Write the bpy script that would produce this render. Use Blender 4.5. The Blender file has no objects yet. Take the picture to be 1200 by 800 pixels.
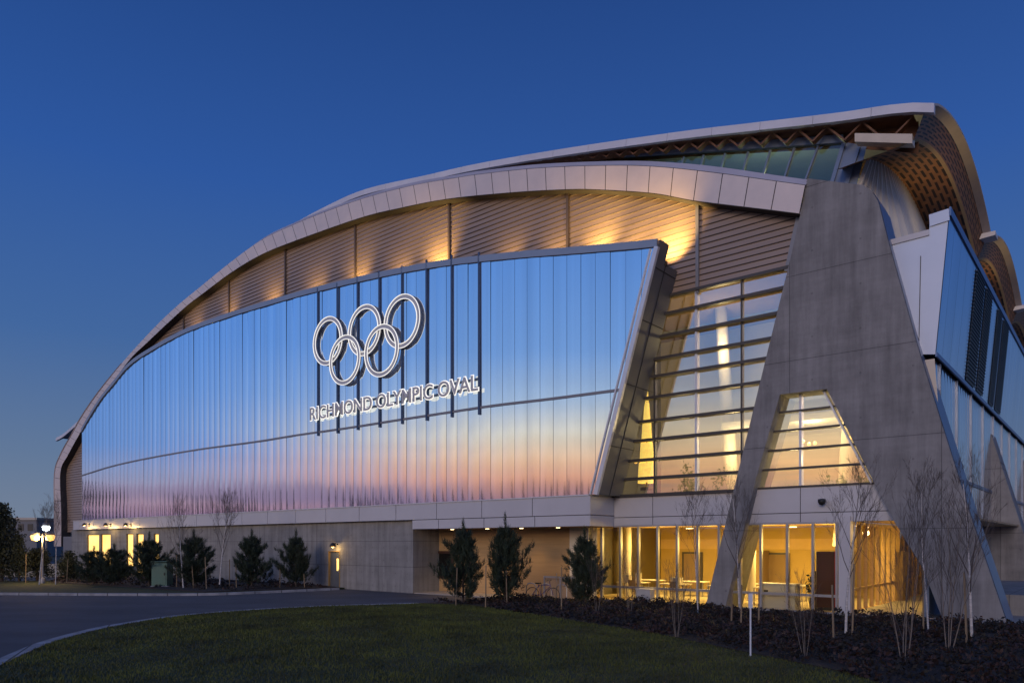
import bpy, math, random
import numpy as np
from mathutils import Vector, Matrix
random.seed(7); RNG = np.random.default_rng(7)
S = bpy.context.scene
COL = S.collection

# ------------------------------------------------------------------ camera geometry
F, CX, CY, EYE = 859.0, 600.0, 636.0, 2.8
A = np.array([.768, -.6405]); B = np.array([.6405, .768])       # along the facade (to the right) / into the building
A /= np.linalg.norm(A); B /= np.linalg.norm(B)
Y0 = F*EYE/76.0
P0 = np.array([(820-CX)/F*Y0, Y0])
ROT = math.atan2(A[1], A[0])

def L(px, py, b):
    """photo point -> (a, z) on the facade plane at depth b"""
    d = np.array([(px-CX)/F, 1.0])
    t = (b + P0@B)/(d@B)
    P = t*d
    return float((P-P0)@A), EYE + t*(CY-py)/F
def LS(px, py, a):
    """photo point -> (b, z) on the side plane at a"""
    d = np.array([(px-CX)/F, 1.0])
    t = (a + P0@A)/(d@A)
    P = t*d
    return float((P-P0)@B), EYE + t*(CY-py)/F
def G(px, py, z=0.0):
    """photo point -> world point on level ground z"""
    t = F*(EYE-z)/(py-CY)
    return ((px-CX)/F*t, t, z)
def W(a, b, z):
    p = P0 + a*A + b*B
    return (float(p[0]), float(p[1]), z)
def to_local(x, y):
    q = np.array([x, y])-P0
    return float(q@A), float(q@B)

def catmull(pts, n=8):
    P = [np.array(p, float) for p in pts]
    P = [2*P[0]-P[1]] + P + [2*P[-1]-P[-2]]
    out = []
    for i in range(1, len(P)-2):
        p0, p1, p2, p3 = P[i-1:i+3]
        for k in range(n):
            t = k/n
            out.append(.5*((2*p1)+(-p0+p2)*t+(2*p0-5*p1+4*p2-p3)*t*t+(-p0+3*p1-3*p2+p3)*t**3))
    out.append(P[-2])
    return np.array(out)
def resample(c, n):
    d = np.r_[0, np.cumsum(np.linalg.norm(np.diff(c, axis=0), axis=1))]
    s = np.linspace(0, d[-1], n)
    return np.stack([np.interp(s, d, c[:, k]) for k in range(c.shape[1])], 1)
def trace(pxs, b, n=8):
    return catmull([L(x, y, b) for x, y in pxs], n)

# ------------------------------------------------------------------ mesh builder
class MB:
    def __init__(s): s.v = []; s.f = []; s.m = []; s.sm = []
    def face(s, pts, m=0, smooth=False):
        i = len(s.v); s.v += [tuple(float(q) for q in p) for p in pts]
        s.f.append(tuple(range(i, i+len(pts)))); s.m.append(m); s.sm.append(smooth)
    def grid(s, rows, m=0, smooth=True, closed=False):
        i = len(s.v); n = len(rows[0])
        for r in rows: s.v += [tuple(float(q) for q in p) for p in r]
        for j in range(len(rows)-1):
            for k in range(n if closed else n-1):
                k2 = (k+1) % n
                s.f.append((i+j*n+k, i+j*n+k2, i+(j+1)*n+k2, i+(j+1)*n+k)); s.m.append(m); s.sm.append(smooth)
    def hexa(s, c, m=0):
        """8 corners: bottom 4 (ccw) then top 4"""
        i = len(s.v); s.v += [tuple(float(q) for q in p) for p in c]
        for q in ((0,3,2,1),(4,5,6,7),(0,1,5,4),(1,2,6,5),(2,3,7,6),(3,0,4,7)):
            s.f.append(tuple(i+k for k in q)); s.m.append(m); s.sm.append(False)
    def box(s, x0, x1, y0, y1, z0, z1, m=0):
        s.hexa([(x0,y0,z0),(x1,y0,z0),(x1,y1,z0),(x0,y1,z0),(x0,y0,z1),(x1,y0,z1),(x1,y1,z1),(x0,y1,z1)], m)
    def prism(s, poly, b0, b1, m=0, mside=None):
        """polygon in (a, z) extruded from b0 (front) to b1"""
        n = len(poly); ms = m if mside is None else mside
        s.face([(a, b0, z) for a, z in poly], m); s.face([(a, b1, z) for a, z in reversed(poly)], m)
        for k in range(n):
            (a0, z0), (a1, z1) = poly[k], poly[(k+1) % n]
            s.face([(a0,b0,z0),(a0,b1,z0),(a1,b1,z1),(a1,b0,z1)], ms)
    def slab(s, poly, z0, z1, m=0):
        n = len(poly)
        s.face([(x, y, z1) for x, y in poly], m)
        for k in range(n):
            (x0, y0), (x1, y1) = poly[k], poly[(k+1) % n]
            s.face([(x0,y0,z0),(x1,y1,z0),(x1,y1,z1),(x0,y0,z1)], m)
    def bar(s, p, q, w, d, m=0, side=(0,1,0)):
        p = Vector(p); q = Vector(q); t = (q-p).normalized()
        n = Vector(side); n = (n - t*n.dot(t)).normalized(); u = t.cross(n)
        c = []
        for e in (p, q):
            for i, j in ((-1,-1),(1,-1),(1,1),(-1,1)):
                c.append(e + u*(i*w/2) + n*(j*d/2))
        s.hexa(c, m)
    def tube(s, pts, rad, n=8, m=0, cap=True):
        rows = []
        pts = [Vector(p) for p in pts]
        if not hasattr(rad, '__len__'): rad = [rad]*len(pts)
        ref = Vector((.31, .17, .93)) if abs((pts[-1]-pts[0]).normalized().z) < .8 else Vector((1, .13, .07))
        for i, p in enumerate(pts):
            t = (pts[min(i+1, len(pts)-1)]-pts[max(i-1, 0)]).normalized()
            u = t.cross(ref).normalized(); w = t.cross(u)
            rows.append([p + (u*math.cos(2*math.pi*k/n) + w*math.sin(2*math.pi*k/n))*rad[i] for k in range(n)])
        s.grid(rows, m, True, True)
        if cap:
            s.face(rows[0][::-1], m); s.face(rows[-1], m)
    def lathe(s, prof, c=(0,0,0), n=16, m=0):
        rows = [[(c[0]+r*math.cos(2*math.pi*k/n), c[1]+r*math.sin(2*math.pi*k/n), c[2]+z) for k in range(n)] for r, z in prof]
        s.grid(rows, m, True, True)
    def build(s, name, mats, parent=None):
        me = bpy.data.meshes.new(name)
        me.from_pydata(s.v, [], s.f)
        if not isinstance(mats, (list, tuple)): mats = [mats]
        for q in mats: me.materials.append(q)
        me.polygons.foreach_set('material_index', s.m)
        me.polygons.foreach_set('use_smooth', s.sm)
        me.update()
        o = bpy.data.objects.new(name, me); COL.objects.link(o)
        if parent is not None: o.parent = parent
        return o

def tag(o, label=None, cat=None, group=None, kind=None):
    if label: o['label'] = label
    if cat: o['category'] = cat
    if group: o['group'] = group
    if kind: o['kind'] = kind
    return o
def empty(name, loc, rz=0.0):
    o = bpy.data.objects.new(name, None); COL.objects.link(o)
    o.location = loc; o.rotation_euler = (0, 0, rz); o.empty_display_size = .3
    return o
def kids(o): return [c for c in bpy.data.objects if c.parent == o]
def copy_tree(o, parent=None):
    c = o.copy(); COL.objects.link(c)
    if parent is not None: c.parent = parent
    for ch in kids(o): copy_tree(ch, c)
    return c

# ------------------------------------------------------------------ materials
def mat(name, col, rough=.6, metal=0.0, var=0.0, vscale=2.0, bump=0.0, bscale=20.0, spec=.5, emit=None, estr=0.0, stretch=None, detail=6):
    m = bpy.data.materials.new(name); m.use_nodes = True
    nt = m.node_tree; N = nt.nodes; p = N['Principled BSDF']
    p.inputs['Base Color'].default_value = (*col, 1); p.inputs['Roughness'].default_value = rough
    p.inputs['Metallic'].default_value = metal; p.inputs['Specular IOR Level'].default_value = spec
    if emit: p.inputs['Emission Color'].default_value = (*emit, 1); p.inputs['Emission Strength'].default_value = estr
    tc = N.new('ShaderNodeTexCoord'); src = tc.outputs['Object']
    if stretch:
        mp = N.new('ShaderNodeMapping'); mp.inputs['Scale'].default_value = stretch
        nt.links.new(src, mp.inputs[0]); src = mp.outputs[0]
    if var:
        nz = N.new('ShaderNodeTexNoise'); nz.inputs['Scale'].default_value = vscale; nz.inputs['Detail'].default_value = detail
        nz.inputs['Roughness'].default_value = .62
        nt.links.new(src, nz.inputs['Vector'])
        mr = N.new('ShaderNodeMapRange'); mr.inputs[1].default_value = .3; mr.inputs[2].default_value = .7
        mr.inputs[3].default_value = 1-var; mr.inputs[4].default_value = 1+var
        nt.links.new(nz.outputs[0], mr.inputs[0])
        mx = N.new('ShaderNodeMix'); mx.data_type = 'RGBA'; mx.blend_type = 'MULTIPLY'; mx.inputs[0].default_value = 1
        mx.inputs[6].default_value = (*col, 1); nt.links.new(mr.outputs[0], mx.inputs[7])
        nt.links.new(mx.outputs[2], p.inputs['Base Color'])
        r2 = N.new('ShaderNodeMapRange'); r2.inputs[3].default_value = max(0, rough-.1); r2.inputs[4].default_value = min(1, rough+.1)
        nt.links.new(nz.outputs[0], r2.inputs[0]); nt.links.new(r2.outputs[0], p.inputs['Roughness'])
    if bump:
        nb = N.new('ShaderNodeTexNoise'); nb.inputs['Scale'].default_value = bscale; nb.inputs['Detail'].default_value = 4
        nt.links.new(src, nb.inputs['Vector'])
        bp = N.new('ShaderNodeBump'); bp.inputs['Strength'].default_value = bump; bp.inputs['Distance'].default_value = .05
        nt.links.new(nb.outputs[0], bp.inputs['Height']); nt.links.new(bp.outputs[0], p.inputs['Normal'])
    return m

def math_node(nt, op, a, b=None, c=None):
    n = nt.nodes.new('ShaderNodeMath'); n.operation = op
    for i, q in enumerate((a, b, c)):
        if q is None: continue
        if isinstance(q, (int, float)): n.inputs[i].default_value = q
        else: nt.links.new(q, n.inputs[i])
    return n.outputs[0]

def concrete(name, col, seams=True, hz=1.55, hx=4.1):
    m = mat(name, col, .85, 0, .0, 1.0, spec=.25)
    nt = m.node_tree; N = nt.nodes; p = N['Principled BSDF']
    tc = N.new('ShaderNodeTexCoord')
    def noise(scale, sc, det=6):
        mp = N.new('ShaderNodeMapping'); mp.inputs['Scale'].default_value = sc
        nt.links.new(tc.outputs['Object'], mp.inputs[0])
        z = N.new('ShaderNodeTexNoise'); z.inputs['Scale'].default_value = scale; z.inputs['Detail'].default_value = det; z.inputs['Roughness'].default_value = .65
        nt.links.new(mp.outputs[0], z.inputs['Vector']); return z.outputs[0]
    big = noise(.55, (1,1,1.6)); fine = noise(9, (1,1,1)); streak = noise(2.2, (1.6,1.6,.14)); hb = noise(1.1, (.15,.15,3.2))
    f = math_node(nt, 'MULTIPLY_ADD', big, .8, .30)
    f = math_node(nt, 'ADD', f, math_node(nt, 'MULTIPLY_ADD', fine, .16, -.08))
    f = math_node(nt, 'ADD', f, math_node(nt, 'MULTIPLY_ADD', streak, .95, -.47))
    f = math_node(nt, 'ADD', f, math_node(nt, 'MULTIPLY_ADD', hb, .26, .03))
    if seams:
        sx = N.new('ShaderNodeSeparateXYZ'); nt.links.new(tc.outputs['Object'], sx.inputs[0])
        def line(o, per, w, off=0):
            q = math_node(nt, 'FRACT', math_node(nt, 'DIVIDE', math_node(nt, 'ADD', o, 100*per+off), per))
            return math_node(nt, 'LESS_THAN', q, w/per)
        def dot_(o, per, off): return math_node(nt, 'ABSOLUTE', math_node(nt, 'MULTIPLY', math_node(nt, 'SUBTRACT', math_node(nt, 'FRACT', math_node(nt, 'DIVIDE', math_node(nt, 'ADD', o, 100*per+off), per)), .5), per))
        hole_ = math_node(nt, 'LESS_THAN', math_node(nt, 'ADD', math_node(nt, 'POWER', dot_(sx.outputs[0], hx/3, 1.2), 2.0), math_node(nt, 'POWER', dot_(sx.outputs[2], hz/2, 0), 2.0)), .0016)
        f = math_node(nt, 'MULTIPLY', f, math_node(nt, 'MULTIPLY_ADD', hole_, -.25, 1.0))
        ln = math_node(nt, 'MAXIMUM', line(sx.outputs[2], hz, .03), line(sx.outputs[0], hx, .03, 1.2))
        f = math_node(nt, 'MULTIPLY', f, math_node(nt, 'MULTIPLY_ADD', ln, -.45, 1.0))
    mx = N.new('ShaderNodeMix'); mx.data_type = 'RGBA'; mx.blend_type = 'MULTIPLY'; mx.inputs[0].default_value = 1
    mx.inputs[6].default_value = (*col, 1); nt.links.new(f, mx.inputs[7]); nt.links.new(mx.outputs[2], p.inputs['Base Color'])
    bp = N.new('ShaderNodeBump'); bp.inputs['Strength'].default_value = .25; bp.inputs['Distance'].default_value = .02
    nt.links.new(f, bp.inputs['Height']); nt.links.new(bp.outputs[0], p.inputs['Normal'])
    return m

def glass(name, refl=1.0, tint=(.86,.9,.88), ior=1.5, rough=.0, gcol=(1,1,1), minr=0.0, wave=0.0):
    m = bpy.data.materials.new(name); m.use_nodes = True
    nt = m.node_tree; N = nt.nodes; N.remove(N['Principled BSDF'])
    tr = N.new('ShaderNodeBsdfTransparent'); tr.inputs[0].default_value = (*tint, 1)
    gl = N.new('ShaderNodeBsdfGlossy'); gl.inputs['Color'].default_value = (*gcol, 1); gl.inputs['Roughness'].default_value = rough
    fr = N.new('ShaderNodeFresnel'); fr.inputs[0].default_value = ior
    f = math_node(nt, 'MULTIPLY_ADD', fr.outputs[0], refl, minr)
    f2 = N.new('ShaderNodeClamp'); nt.links.new(f, f2.inputs[0])
    mx = N.new('ShaderNodeMixShader'); nt.links.new(f2.outputs[0], mx.inputs[0])
    nt.links.new(tr.outputs[0], mx.inputs[1]); nt.links.new(gl.outputs[0], mx.inputs[2])
    nt.links.new(mx.outputs[0], N['Material Output'].inputs[0])
    if wave:
        tc = N.new('ShaderNodeTexCoord'); nb = N.new('ShaderNodeTexNoise'); nb.inputs['Scale'].default_value = 1.1
        nt.links.new(tc.outputs['Object'], nb.inputs['Vector'])
        bp = N.new('ShaderNodeBump'); bp.inputs['Strength'].default_value = wave; bp.inputs['Distance'].default_value = .05
        nt.links.new(nb.outputs[0], bp.inputs['Height']); nt.links.new(bp.outputs[0], gl.inputs['Normal']); 
    return m

M = {}
M['concrete'] = concrete('concrete', (.242, .238, .238), True, 3.3, 5.2)
M['concrete_wall'] = concrete('concrete_wall', (.25, .245, .235), True, 1.45, 3.0)
M['fascia'] = mat('beige_metal_panel', (.67, .56, .49), .42, .25, .07, .8)
M['fascia_cap'] = mat('pale_metal_cap', (.60, .54, .52), .4, .3, .06, .8)
M['joint'] = mat('dark_joint_and_shade', (.03, .028, .03), .8)
M['cladding'] = mat('ribbed_metal_cladding', (.335, .245, .183), .45, .25, .08, .7, stretch=(.3,1,4))
M['post_brown'] = mat('bronze_post', (.10, .075, .06), .5, .3)
M['post_blue'] = mat('dark_blue_post', (.05, .09, .17), .45, .3)
M['white_metal'] = mat('white_metal_panel', (.50, .49, .50), .45, .1, .05, .6)
M['white_frame'] = mat('pale_aluminium', (.62, .62, .64), .35, .4, .05, 2)
M['grey_frame'] = mat('grey_aluminium', (.22, .22, .23), .45, .3, .06, 1.2)
M['dark_frame'] = mat('dark_bronze_frame', (.065, .058, .052), .45, .3)
M['blue_metal'] = mat('blue_grey_metal', (.15, .19, .27), .4, .3, .06, 1.2)
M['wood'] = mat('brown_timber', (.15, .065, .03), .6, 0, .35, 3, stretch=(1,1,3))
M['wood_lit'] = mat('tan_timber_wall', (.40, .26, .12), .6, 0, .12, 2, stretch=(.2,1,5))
M['soffit_edge'] = mat('grey_soffit_strip', (.50, .42, .36), .7, 0, .08, 1)
M['roof_white'] = mat('white_roof_membrane', (.60, .58, .58), .5, .1, .08, .7)
M['plaster'] = mat('cream_plaster', (.62, .56, .46), .8, 0, .05, .7)
M['yellow_wall'] = mat('ochre_interior_wall', (.42, .29, .08), .8, 0, .1, .6)
M['brown_wall'] = mat('brown_interior_wall', (.24, .16, .07), .8, 0, .15, .6)
M['floor_in'] = mat('interior_floor', (.40, .34, .25), .35, 0, .1, 1.0)
M['steel'] = mat('brushed_steel', (.42, .42, .43), .35, .7, .05, 3)
M['letter_face'] = mat('letter_grey_face', (.50, .49, .48), .45, .3)
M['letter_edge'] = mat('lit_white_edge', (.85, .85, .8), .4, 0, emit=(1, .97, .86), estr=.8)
M['paving'] = mat('paving', (.30, .27, .23), .8, 0, .15, 2.0, .2, 30)
M['kerb'] = mat('kerb_concrete', (.25, .25, .26), .85, 0, .4, 1.6, .2, 40)
M['lamp_glow'] = mat('lamp_glow', (1, .9, .6), .5, 0, emit=(1, .47, .09), estr=1.7)
M['lamp_white'] = mat('lamp_cool_glow', (1, 1, 1), .5, 0, emit=(.85, .95, 1), estr=6)
M['lamp_soft'] = mat('lamp_soft_glow', (1, .9, .6), .5, 0, emit=(1, .72, .34), estr=5)
M['window_glow'] = mat('lit_window_glow', (1, .8, .4), .5, 0, .35, .9, emit=(1, .56, .10), estr=1.5)
M['black'] = mat('black_metal', (.02, .02, .022), .5, .2)
M['red'] = mat('dark_red_panel', (.05, .012, .010), .5, 0, .1, 2)
M['grey_box'] = mat('light_grey_cabinet', (.45, .44, .42), .5, 0, .05, 2)
M['green_box'] = mat('green_painted_steel', (.055, .13, .10), .5, .1, .12, 3)
M['bark'] = mat('pine_bark', (.06, .045, .035), .9, 0, .3, 10, .4, 25)
M['birch_bark'] = mat('pale_birch_bark', (.48, .45, .42), .8, 0, .35, 6, stretch=(.6,.6,3))
M['twig'] = mat('bare_twigs', (.085, .068, .062), .85, 0, .2, 8)
M['twig_pale'] = mat('pale_bare_stems', (.17, .14, .115), .85, 0, .25, 8)
M['stake'] = mat('timber_stake', (.24, .175, .105), .8, 0, .2, 8, stretch=(1,1,.2))
M['needle'] = mat('pine_needles', (.022, .036, .018), .75, 0, .45, 1.6)
M['dark_leaf'] = mat('dark_evergreen_leaves', (.018, .026, .015), .8, 0, .4, 1.0)
M['soil'] = mat('planting_soil', (.022, .017, .014), .95, 0, .4, 6, .8, 20)
M['cover_a'] = mat('ground_cover_maroon', (.034, .015, .011), .7, 0, .5, 1.3)
M['cover_b'] = mat('ground_cover_dark', (.013, .011, .009), .75, 0, .4, 1.3)
M['asphalt'] = mat('asphalt', (.055, .056, .064), .8, 0, .42, .45, .4, 60, stretch=(.5,1.2,1), detail=10)
M['grass_blade'] = mat('grass_blades', (.066, .074, .010), .75, 0, .7, .55)
M['lawn'] = mat('lawn_turf', (.032, .040, .009), .9, 0, .4, .9, .6, 30)
_k = M['kerb']; _nt = _k.node_tree; _p = _nt.nodes['Principled BSDF']; _src = _p.inputs['Base Color'].links[0].from_socket
_tc = _nt.nodes.new('ShaderNodeTexCoord'); _sx = _nt.nodes.new('ShaderNodeSeparateXYZ'); _nt.links.new(_tc.outputs['Object'], _sx.inputs[0])
_ln = math_node(_nt, 'LESS_THAN', math_node(_nt, 'FRACT', math_node(_nt, 'DIVIDE', math_node(_nt, 'ADD', math_node(_nt, 'ADD', _sx.outputs[0], math_node(_nt, 'MULTIPLY', _sx.outputs[1], .45)), 500.0), 1.6)), .03)
_mx = _nt.nodes.new('ShaderNodeMix'); _mx.data_type = 'RGBA'; _nt.links.new(_ln, _mx.inputs[0]); _nt.links.new(_src, _mx.inputs[6]); _mx.inputs[7].default_value = (.05,.05,.05,1); _nt.links.new(_mx.outputs[2], _p.inputs['Base Color'])
M['earth'] = mat('far_ground', (.03, .035, .02), .95, 0, .4, .05)
M['hill'] = mat('blue_hill', (.05, .075, .13), .95, 0, .15, .01)
M['far_wall'] = mat('far_grey_building', (.18, .18, .19), .8, 0, .1, .2)
M['purple'] = mat('purple_paint', (.10, .06, .16), .4)

# curtain panels: reflective, slightly translucent cladding
def curtain_mat(name, col, rough, body):
    m = mat(name, col, rough, 1.0)
    nt = m.node_tree; N = nt.nodes; p = N['Principled BSDF']
    tc = N.new('ShaderNodeTexCoord'); mp = N.new('ShaderNodeMapping'); mp.inputs['Scale'].default_value = (1.35, 1, .01)
    nt.links.new(tc.outputs['Object'], mp.inputs[0])
    nz = N.new('ShaderNodeTexNoise'); nz.inputs['Scale'].default_value = 1.0; nz.inputs['Detail'].default_value = 2
    nt.links.new(mp.outputs[0], nz.inputs['Vector'])
    mr = N.new('ShaderNodeMapRange'); mr.inputs[1].default_value = .3; mr.inputs[2].default_value = .7; mr.inputs[3].default_value = .84; mr.inputs[4].default_value = 1.0
    nt.links.new(nz.outputs[0], mr.inputs[0])
    mx = N.new('ShaderNodeMix'); mx.data_type = 'RGBA'; mx.blend_type = 'MULTIPLY'; mx.inputs[0].default_value = 1
    mx.inputs[6].default_value = (*col, 1); nt.links.new(mr.outputs[0], mx.inputs[7]); nt.links.new(mx.outputs[2], p.inputs['Base Color'])
    d = N.new('ShaderNodeBsdfDiffuse'); d.inputs[0].default_value = (*body, 1)
    ms = N.new('ShaderNodeMixShader'); ms.inputs[0].default_value = .07
    nt.links.new(p.outputs[0], ms.inputs[1]); nt.links.new(d.outputs[0], ms.inputs[2])
    nt.links.new(ms.outputs[0], N['Material Output'].inputs[0])
    return m
M['curtain'] = curtain_mat('reflective_glass_panel', (.88, .93, .97), .065, (.30, .40, .58))
M['curtain_side'] = curtain_mat('blue_metal_panel', (.62, .72, .88), .16, (.10, .17, .32))
M['curtain_low'] = curtain_mat('channel_glass', (.74, .80, .88), .10, (.22, .27, .36))
M['glass'] = glass('window_glass', 1.0, (.88, .9, .86))
M['glass_hall'] = glass('hall_window_glass', 1.35, (.84, .87, .84), minr=.36)
M['glass_clere'] = glass('clerestory_glass', 1.3, (.45, .62, .58), minr=.04)

def slotted(name, base, slot, per=(1.2,.30)):
    m = mat(name, base, .65, 0, .25, 2)
    nt = m.node_tree; N = nt.nodes; p = N['Principled BSDF']
    uv = N.new('ShaderNodeUVMap'); sx = N.new('ShaderNodeSeparateXYZ'); nt.links.new(uv.outputs[0], sx.inputs[0])
    row = math_node(nt, 'FLOOR', math_node(nt, 'DIVIDE', math_node(nt, 'ADD', sx.outputs[1], 200.0), per[1]))
    sh = math_node(nt, 'MULTIPLY', math_node(nt, 'MODULO', row, 2.0), .5)
    fx = math_node(nt, 'FRACT', math_node(nt, 'ADD', math_node(nt, 'DIVIDE', math_node(nt, 'ADD', sx.outputs[0], 200.0), per[0]), sh))
    fy = math_node(nt, 'FRACT', math_node(nt, 'DIVIDE', math_node(nt, 'ADD', sx.outputs[1], 200.0), per[1]))
    k = math_node(nt, 'MULTIPLY', math_node(nt, 'LESS_THAN', fx, .74), math_node(nt, 'LESS_THAN', fy, .46))
    mx = N.new('ShaderNodeMix'); mx.data_type = 'RGBA'
    src = p.inputs['Base Color'].links[0].from_socket
    nt.links.new(k, mx.inputs[0]); nt.links.new(src, mx.inputs[6]); mx.inputs[7].default_value = (*slot, 1)
    nt.links.new(mx.outputs[2], p.inputs['Base Color'])
    return m
def row_uv(o, n, width):
    me = o.data; uv = me.uv_layers.new(name='UVMap')
    for lp in me.loops:
        v = me.vertices[lp.vertex_index].co; r = (lp.vertex_index//n) % 2
        uv.data[lp.index].uv = (v.y, r*width)
M['soffit'] = slotted('slotted_timber_soffit', (.25, .115, .05), (.022, .012, .008), (1.25, .25))

def corrugated(name, col):
    m = mat(name, col, .5, 0, .06, 1)
    nt = m.node_tree; N = nt.nodes; p = N['Principled BSDF']
    return m
M['corrugated'] = corrugated('translucent_ribbed_wall', (.50, .48, .44))

def lamp(name, kind, loc, energy, col, parent=None, **kw):
    d = bpy.data.lights.new(name, kind); d.energy = energy; d.color = col
    for k, v in kw.items(): setattr(d, k, v)
    o = bpy.data.objects.new(name, d); COL.objects.link(o); o.location = loc
    if parent is not None: o.parent = parent
    return o
def aim(o, target):
    o.rotation_euler = (Vector(target)-Vector(o.location)).to_track_quat('-Z', 'Y').to_euler()
WARM = (1, .62, .22)

# ================================================================== ARENA
arena = tag(empty('arena_building', W(0,0,0), ROT), 'huge arena with arched beige fascia, mirror-blue curtain wall and concrete A-shaped buttress', 'arena')
BF = -.6      # fascia front
BC = -2.0     # curtain plane

up_px = [(63,640),(63,600),(63,554),(70,532),(82,510),(98,482),(126,444),(184,378),(241,328),(300,281),(340,260),(380,243),(428,226),(480,212),(530,203),(560,198),(630,190),(728,186),(787,188),(840,193),(910,203),(946,208)]
lo_px = [(72,640),(72,600),(71,553),(80,533),(92,511),(103,492),(120,466),(150,424),(172,402),(215,362),(238,344),(269,321),(300,302),(334,287),(418,257),(470,244),(525,233.5),(600,226),(663,222.5),(700,222.7),(765,227),(815,236),(897,246),(937,251)]
UP = trace(up_px, BF); LO = trace(lo_px, BF)
NP = 74
U = resample(UP, NP*4+1); D = resample(LO, NP*4+1)
fm = MB()
capw = .20
for k in range(NP):
    i0, i1 = k*4, k*4+4
    def pt(i, t, e=0):
        return U[i]*(1-t)+D[i]*t
    for j in range(i0, i1):
        c = (pt(j,0), pt(j+1,0), pt(j+1,capw), pt(j,capw))          # cap strip leans back a little
        fm.face([(c[3][0],BF,c[3][1]),(c[2][0],BF,c[2][1]),(c[1][0],BF+.25,c[1][1]),(c[0][0],BF+.25,c[0][1])], 1)
        e0 = .06 if j == i0 else 0; e1 = .06 if j == i1-1 else 0
        q = [pt(j,capw+.02)*(1-e0)+pt(j+1,capw+.02)*e0, pt(j+1,capw+.02)*(1-e1)+pt(j,capw+.02)*e1, pt(j+1,.985)*(1-e1)+pt(j,.985)*e1, pt(j,.985)*(1-e0)+pt(j+1,.985)*e0]
        tl = .004*math.sin(k*12.9898)
        fm.face([(q[3][0],BF-.02+tl,q[3][1]),(q[2][0],BF-.02+tl,q[2][1]),(q[1][0],BF-.02+tl,q[1][1]),(q[0][0],BF-.02+tl,q[0][1])], 0)
rows = [[(p[0], BF+.012, p[1]) for p in (U*.8+D*.2)], [(p[0], BF+.012, p[1]) for p in D]]
fm.grid(rows, 2, False)
fm.grid([[(p[0], BF+.012, p[1]) for p in D], [(p[0], BF+.85, p[1]) for p in D]], 2, False)     # underside, coloured dark to stand for its shade
fm.grid([[(p[0], BF+.25, p[1]) for p in U], [(p[0], 3.4, p[1]) for p in U]], 1, False)          # top
edge = [(D[-1][0],D[-1][1]),(U[-1][0],U[-1][1])]
fm.face([(edge[0][0],BF,edge[0][1]),(edge[0][0],3.4,edge[0][1]),(edge[1][0],3.4,edge[1][1]),(edge[1][0],BF+.25,edge[1][1])], 1)
e2 = [(D[0][0],D[0][1]),(U[0][0],U[0][1])]
fm.grid([[(p[0], BF+.012, p[1]) for p in U[:90]], [(p[0], 3.4, p[1]) for p in U[:90]]], 1, False)
fm.build('arch_fascia', [M['fascia'], M['fascia_cap'], M['joint']], arena)

# ---- ribbed cladding wall
CLm = (resample(UP, 400)*.45 + resample(LO, 400)*.55)
peak = int(np.argmax(CLm[:,1]))
def a_left(z): return float(np.interp(z, CLm[:peak+1,1], CLm[:peak+1,0]))
def a_right(z):
    seg = CLm[peak:][::-1]
    return float(np.interp(z, seg[:,1], seg[:,0]))
zg_top = L(850, 345-11, 0)[1]
aR_w = L(950, 250, 0)[0]
z_peak = CLm[peak,1]
cl = MB(); step = .26
a_cl = L(128, 560, 0)[0]
z = 3.95
zc = []
while z < z_peak-.05:
    z1 = z+step
    al = a_left(z+.13)+.0
    ar = min(a_right(z+.13), aR_w) if z > zg_top-.05 else None
    segs = [(al, ar)] if ar else [(al, a_cl)]
    if z1 > zg_top-.05 and z < zg_top: segs = [(al, a_cl)]
    for s0, s1 in segs:
        cl.face([(s0,-.045,z),(s1,-.045,z),(s1,0,z1),(s0,0,z1)], 0)
        cl.face([(s0,0.0,z-.02),(s1,0.0,z-.02),(s1,-.045,z),(s0,-.045,z)], 1)
        cl.face([(s0,-.047,z-.004),(s1,-.047,z-.004),(s1,-.047,z+.02),(s0,-.047,z+.02)], 1)
    z = z1
clad = cl.build('cladding_wall', [M['cladding'], mat('cladding_groove', (.09,.07,.06), .7)], arena)
zs_bottom = zg_top
for px, py in ((817,236),(665,223),(526,233.5),(416,257),(334,287),(268,321),(215,362),(171,403)):
    a, zt = L(px, py-4, -.1)
    j = MB(); zb = zg_top-.1 if px > 800 else L(px, py+ (110 if px > 300 else 70), -.1)[1]
    j.box(a-.07, a+.07, -.13, -.02, zb, zt)
    j.build('wall_post', M['post_brown'] if px < 800 else M['grey_frame'], clad)
# trim at the buttress side and below the cladding
tb = MB()
p, q = L(937,250,-.1), L(922,318,-.1)
tb.bar((p[0],-.1,p[1]), (q[0],-.1,q[1]), .16, .14)
tb.build('edge_trim', M['grey_frame'], clad)

# ---- curtain wall
top_px = [(93,508),(103,490),(118,466),(135,445),(150,427),(170,412),(215,387),(267,367.5),(310,354),(358,340),(415,326),(470,314),(526,304.5),(600,296),(665,290.5),(740,284),(771,280.5)]
mid_px = [(96,557),(130,546.5),(170,537.5),(230,527),(300,517.5),(350,509.5),(410,501),(467,492),(520,484),(580,475),(640,468),(725,457)]
TOP = trace(top_px, BC); MID = trace(mid_px, BC)
aL = L(96,560,BC)[0]
aBR, zB = L(699,581,BC)
aTR, zTR = L(771,281,BC)
zB = .5*(zB + L(250,600.5,BC)[1])
def ztop(a): return float(np.interp(a, TOP[:,0], TOP[:,1]))
def zmid(a): return float(np.interp(a, MID[:,0], MID[:,1]))
def zlow(a): return zB if a <= aBR else zB+(a-aBR)*(zTR-zB)/(aTR-aBR)
cap_h = .32
cw = MB(); PW = .78
npan = int((aTR-aL)/PW)+1
PW = (aTR-aL)/npan
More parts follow.
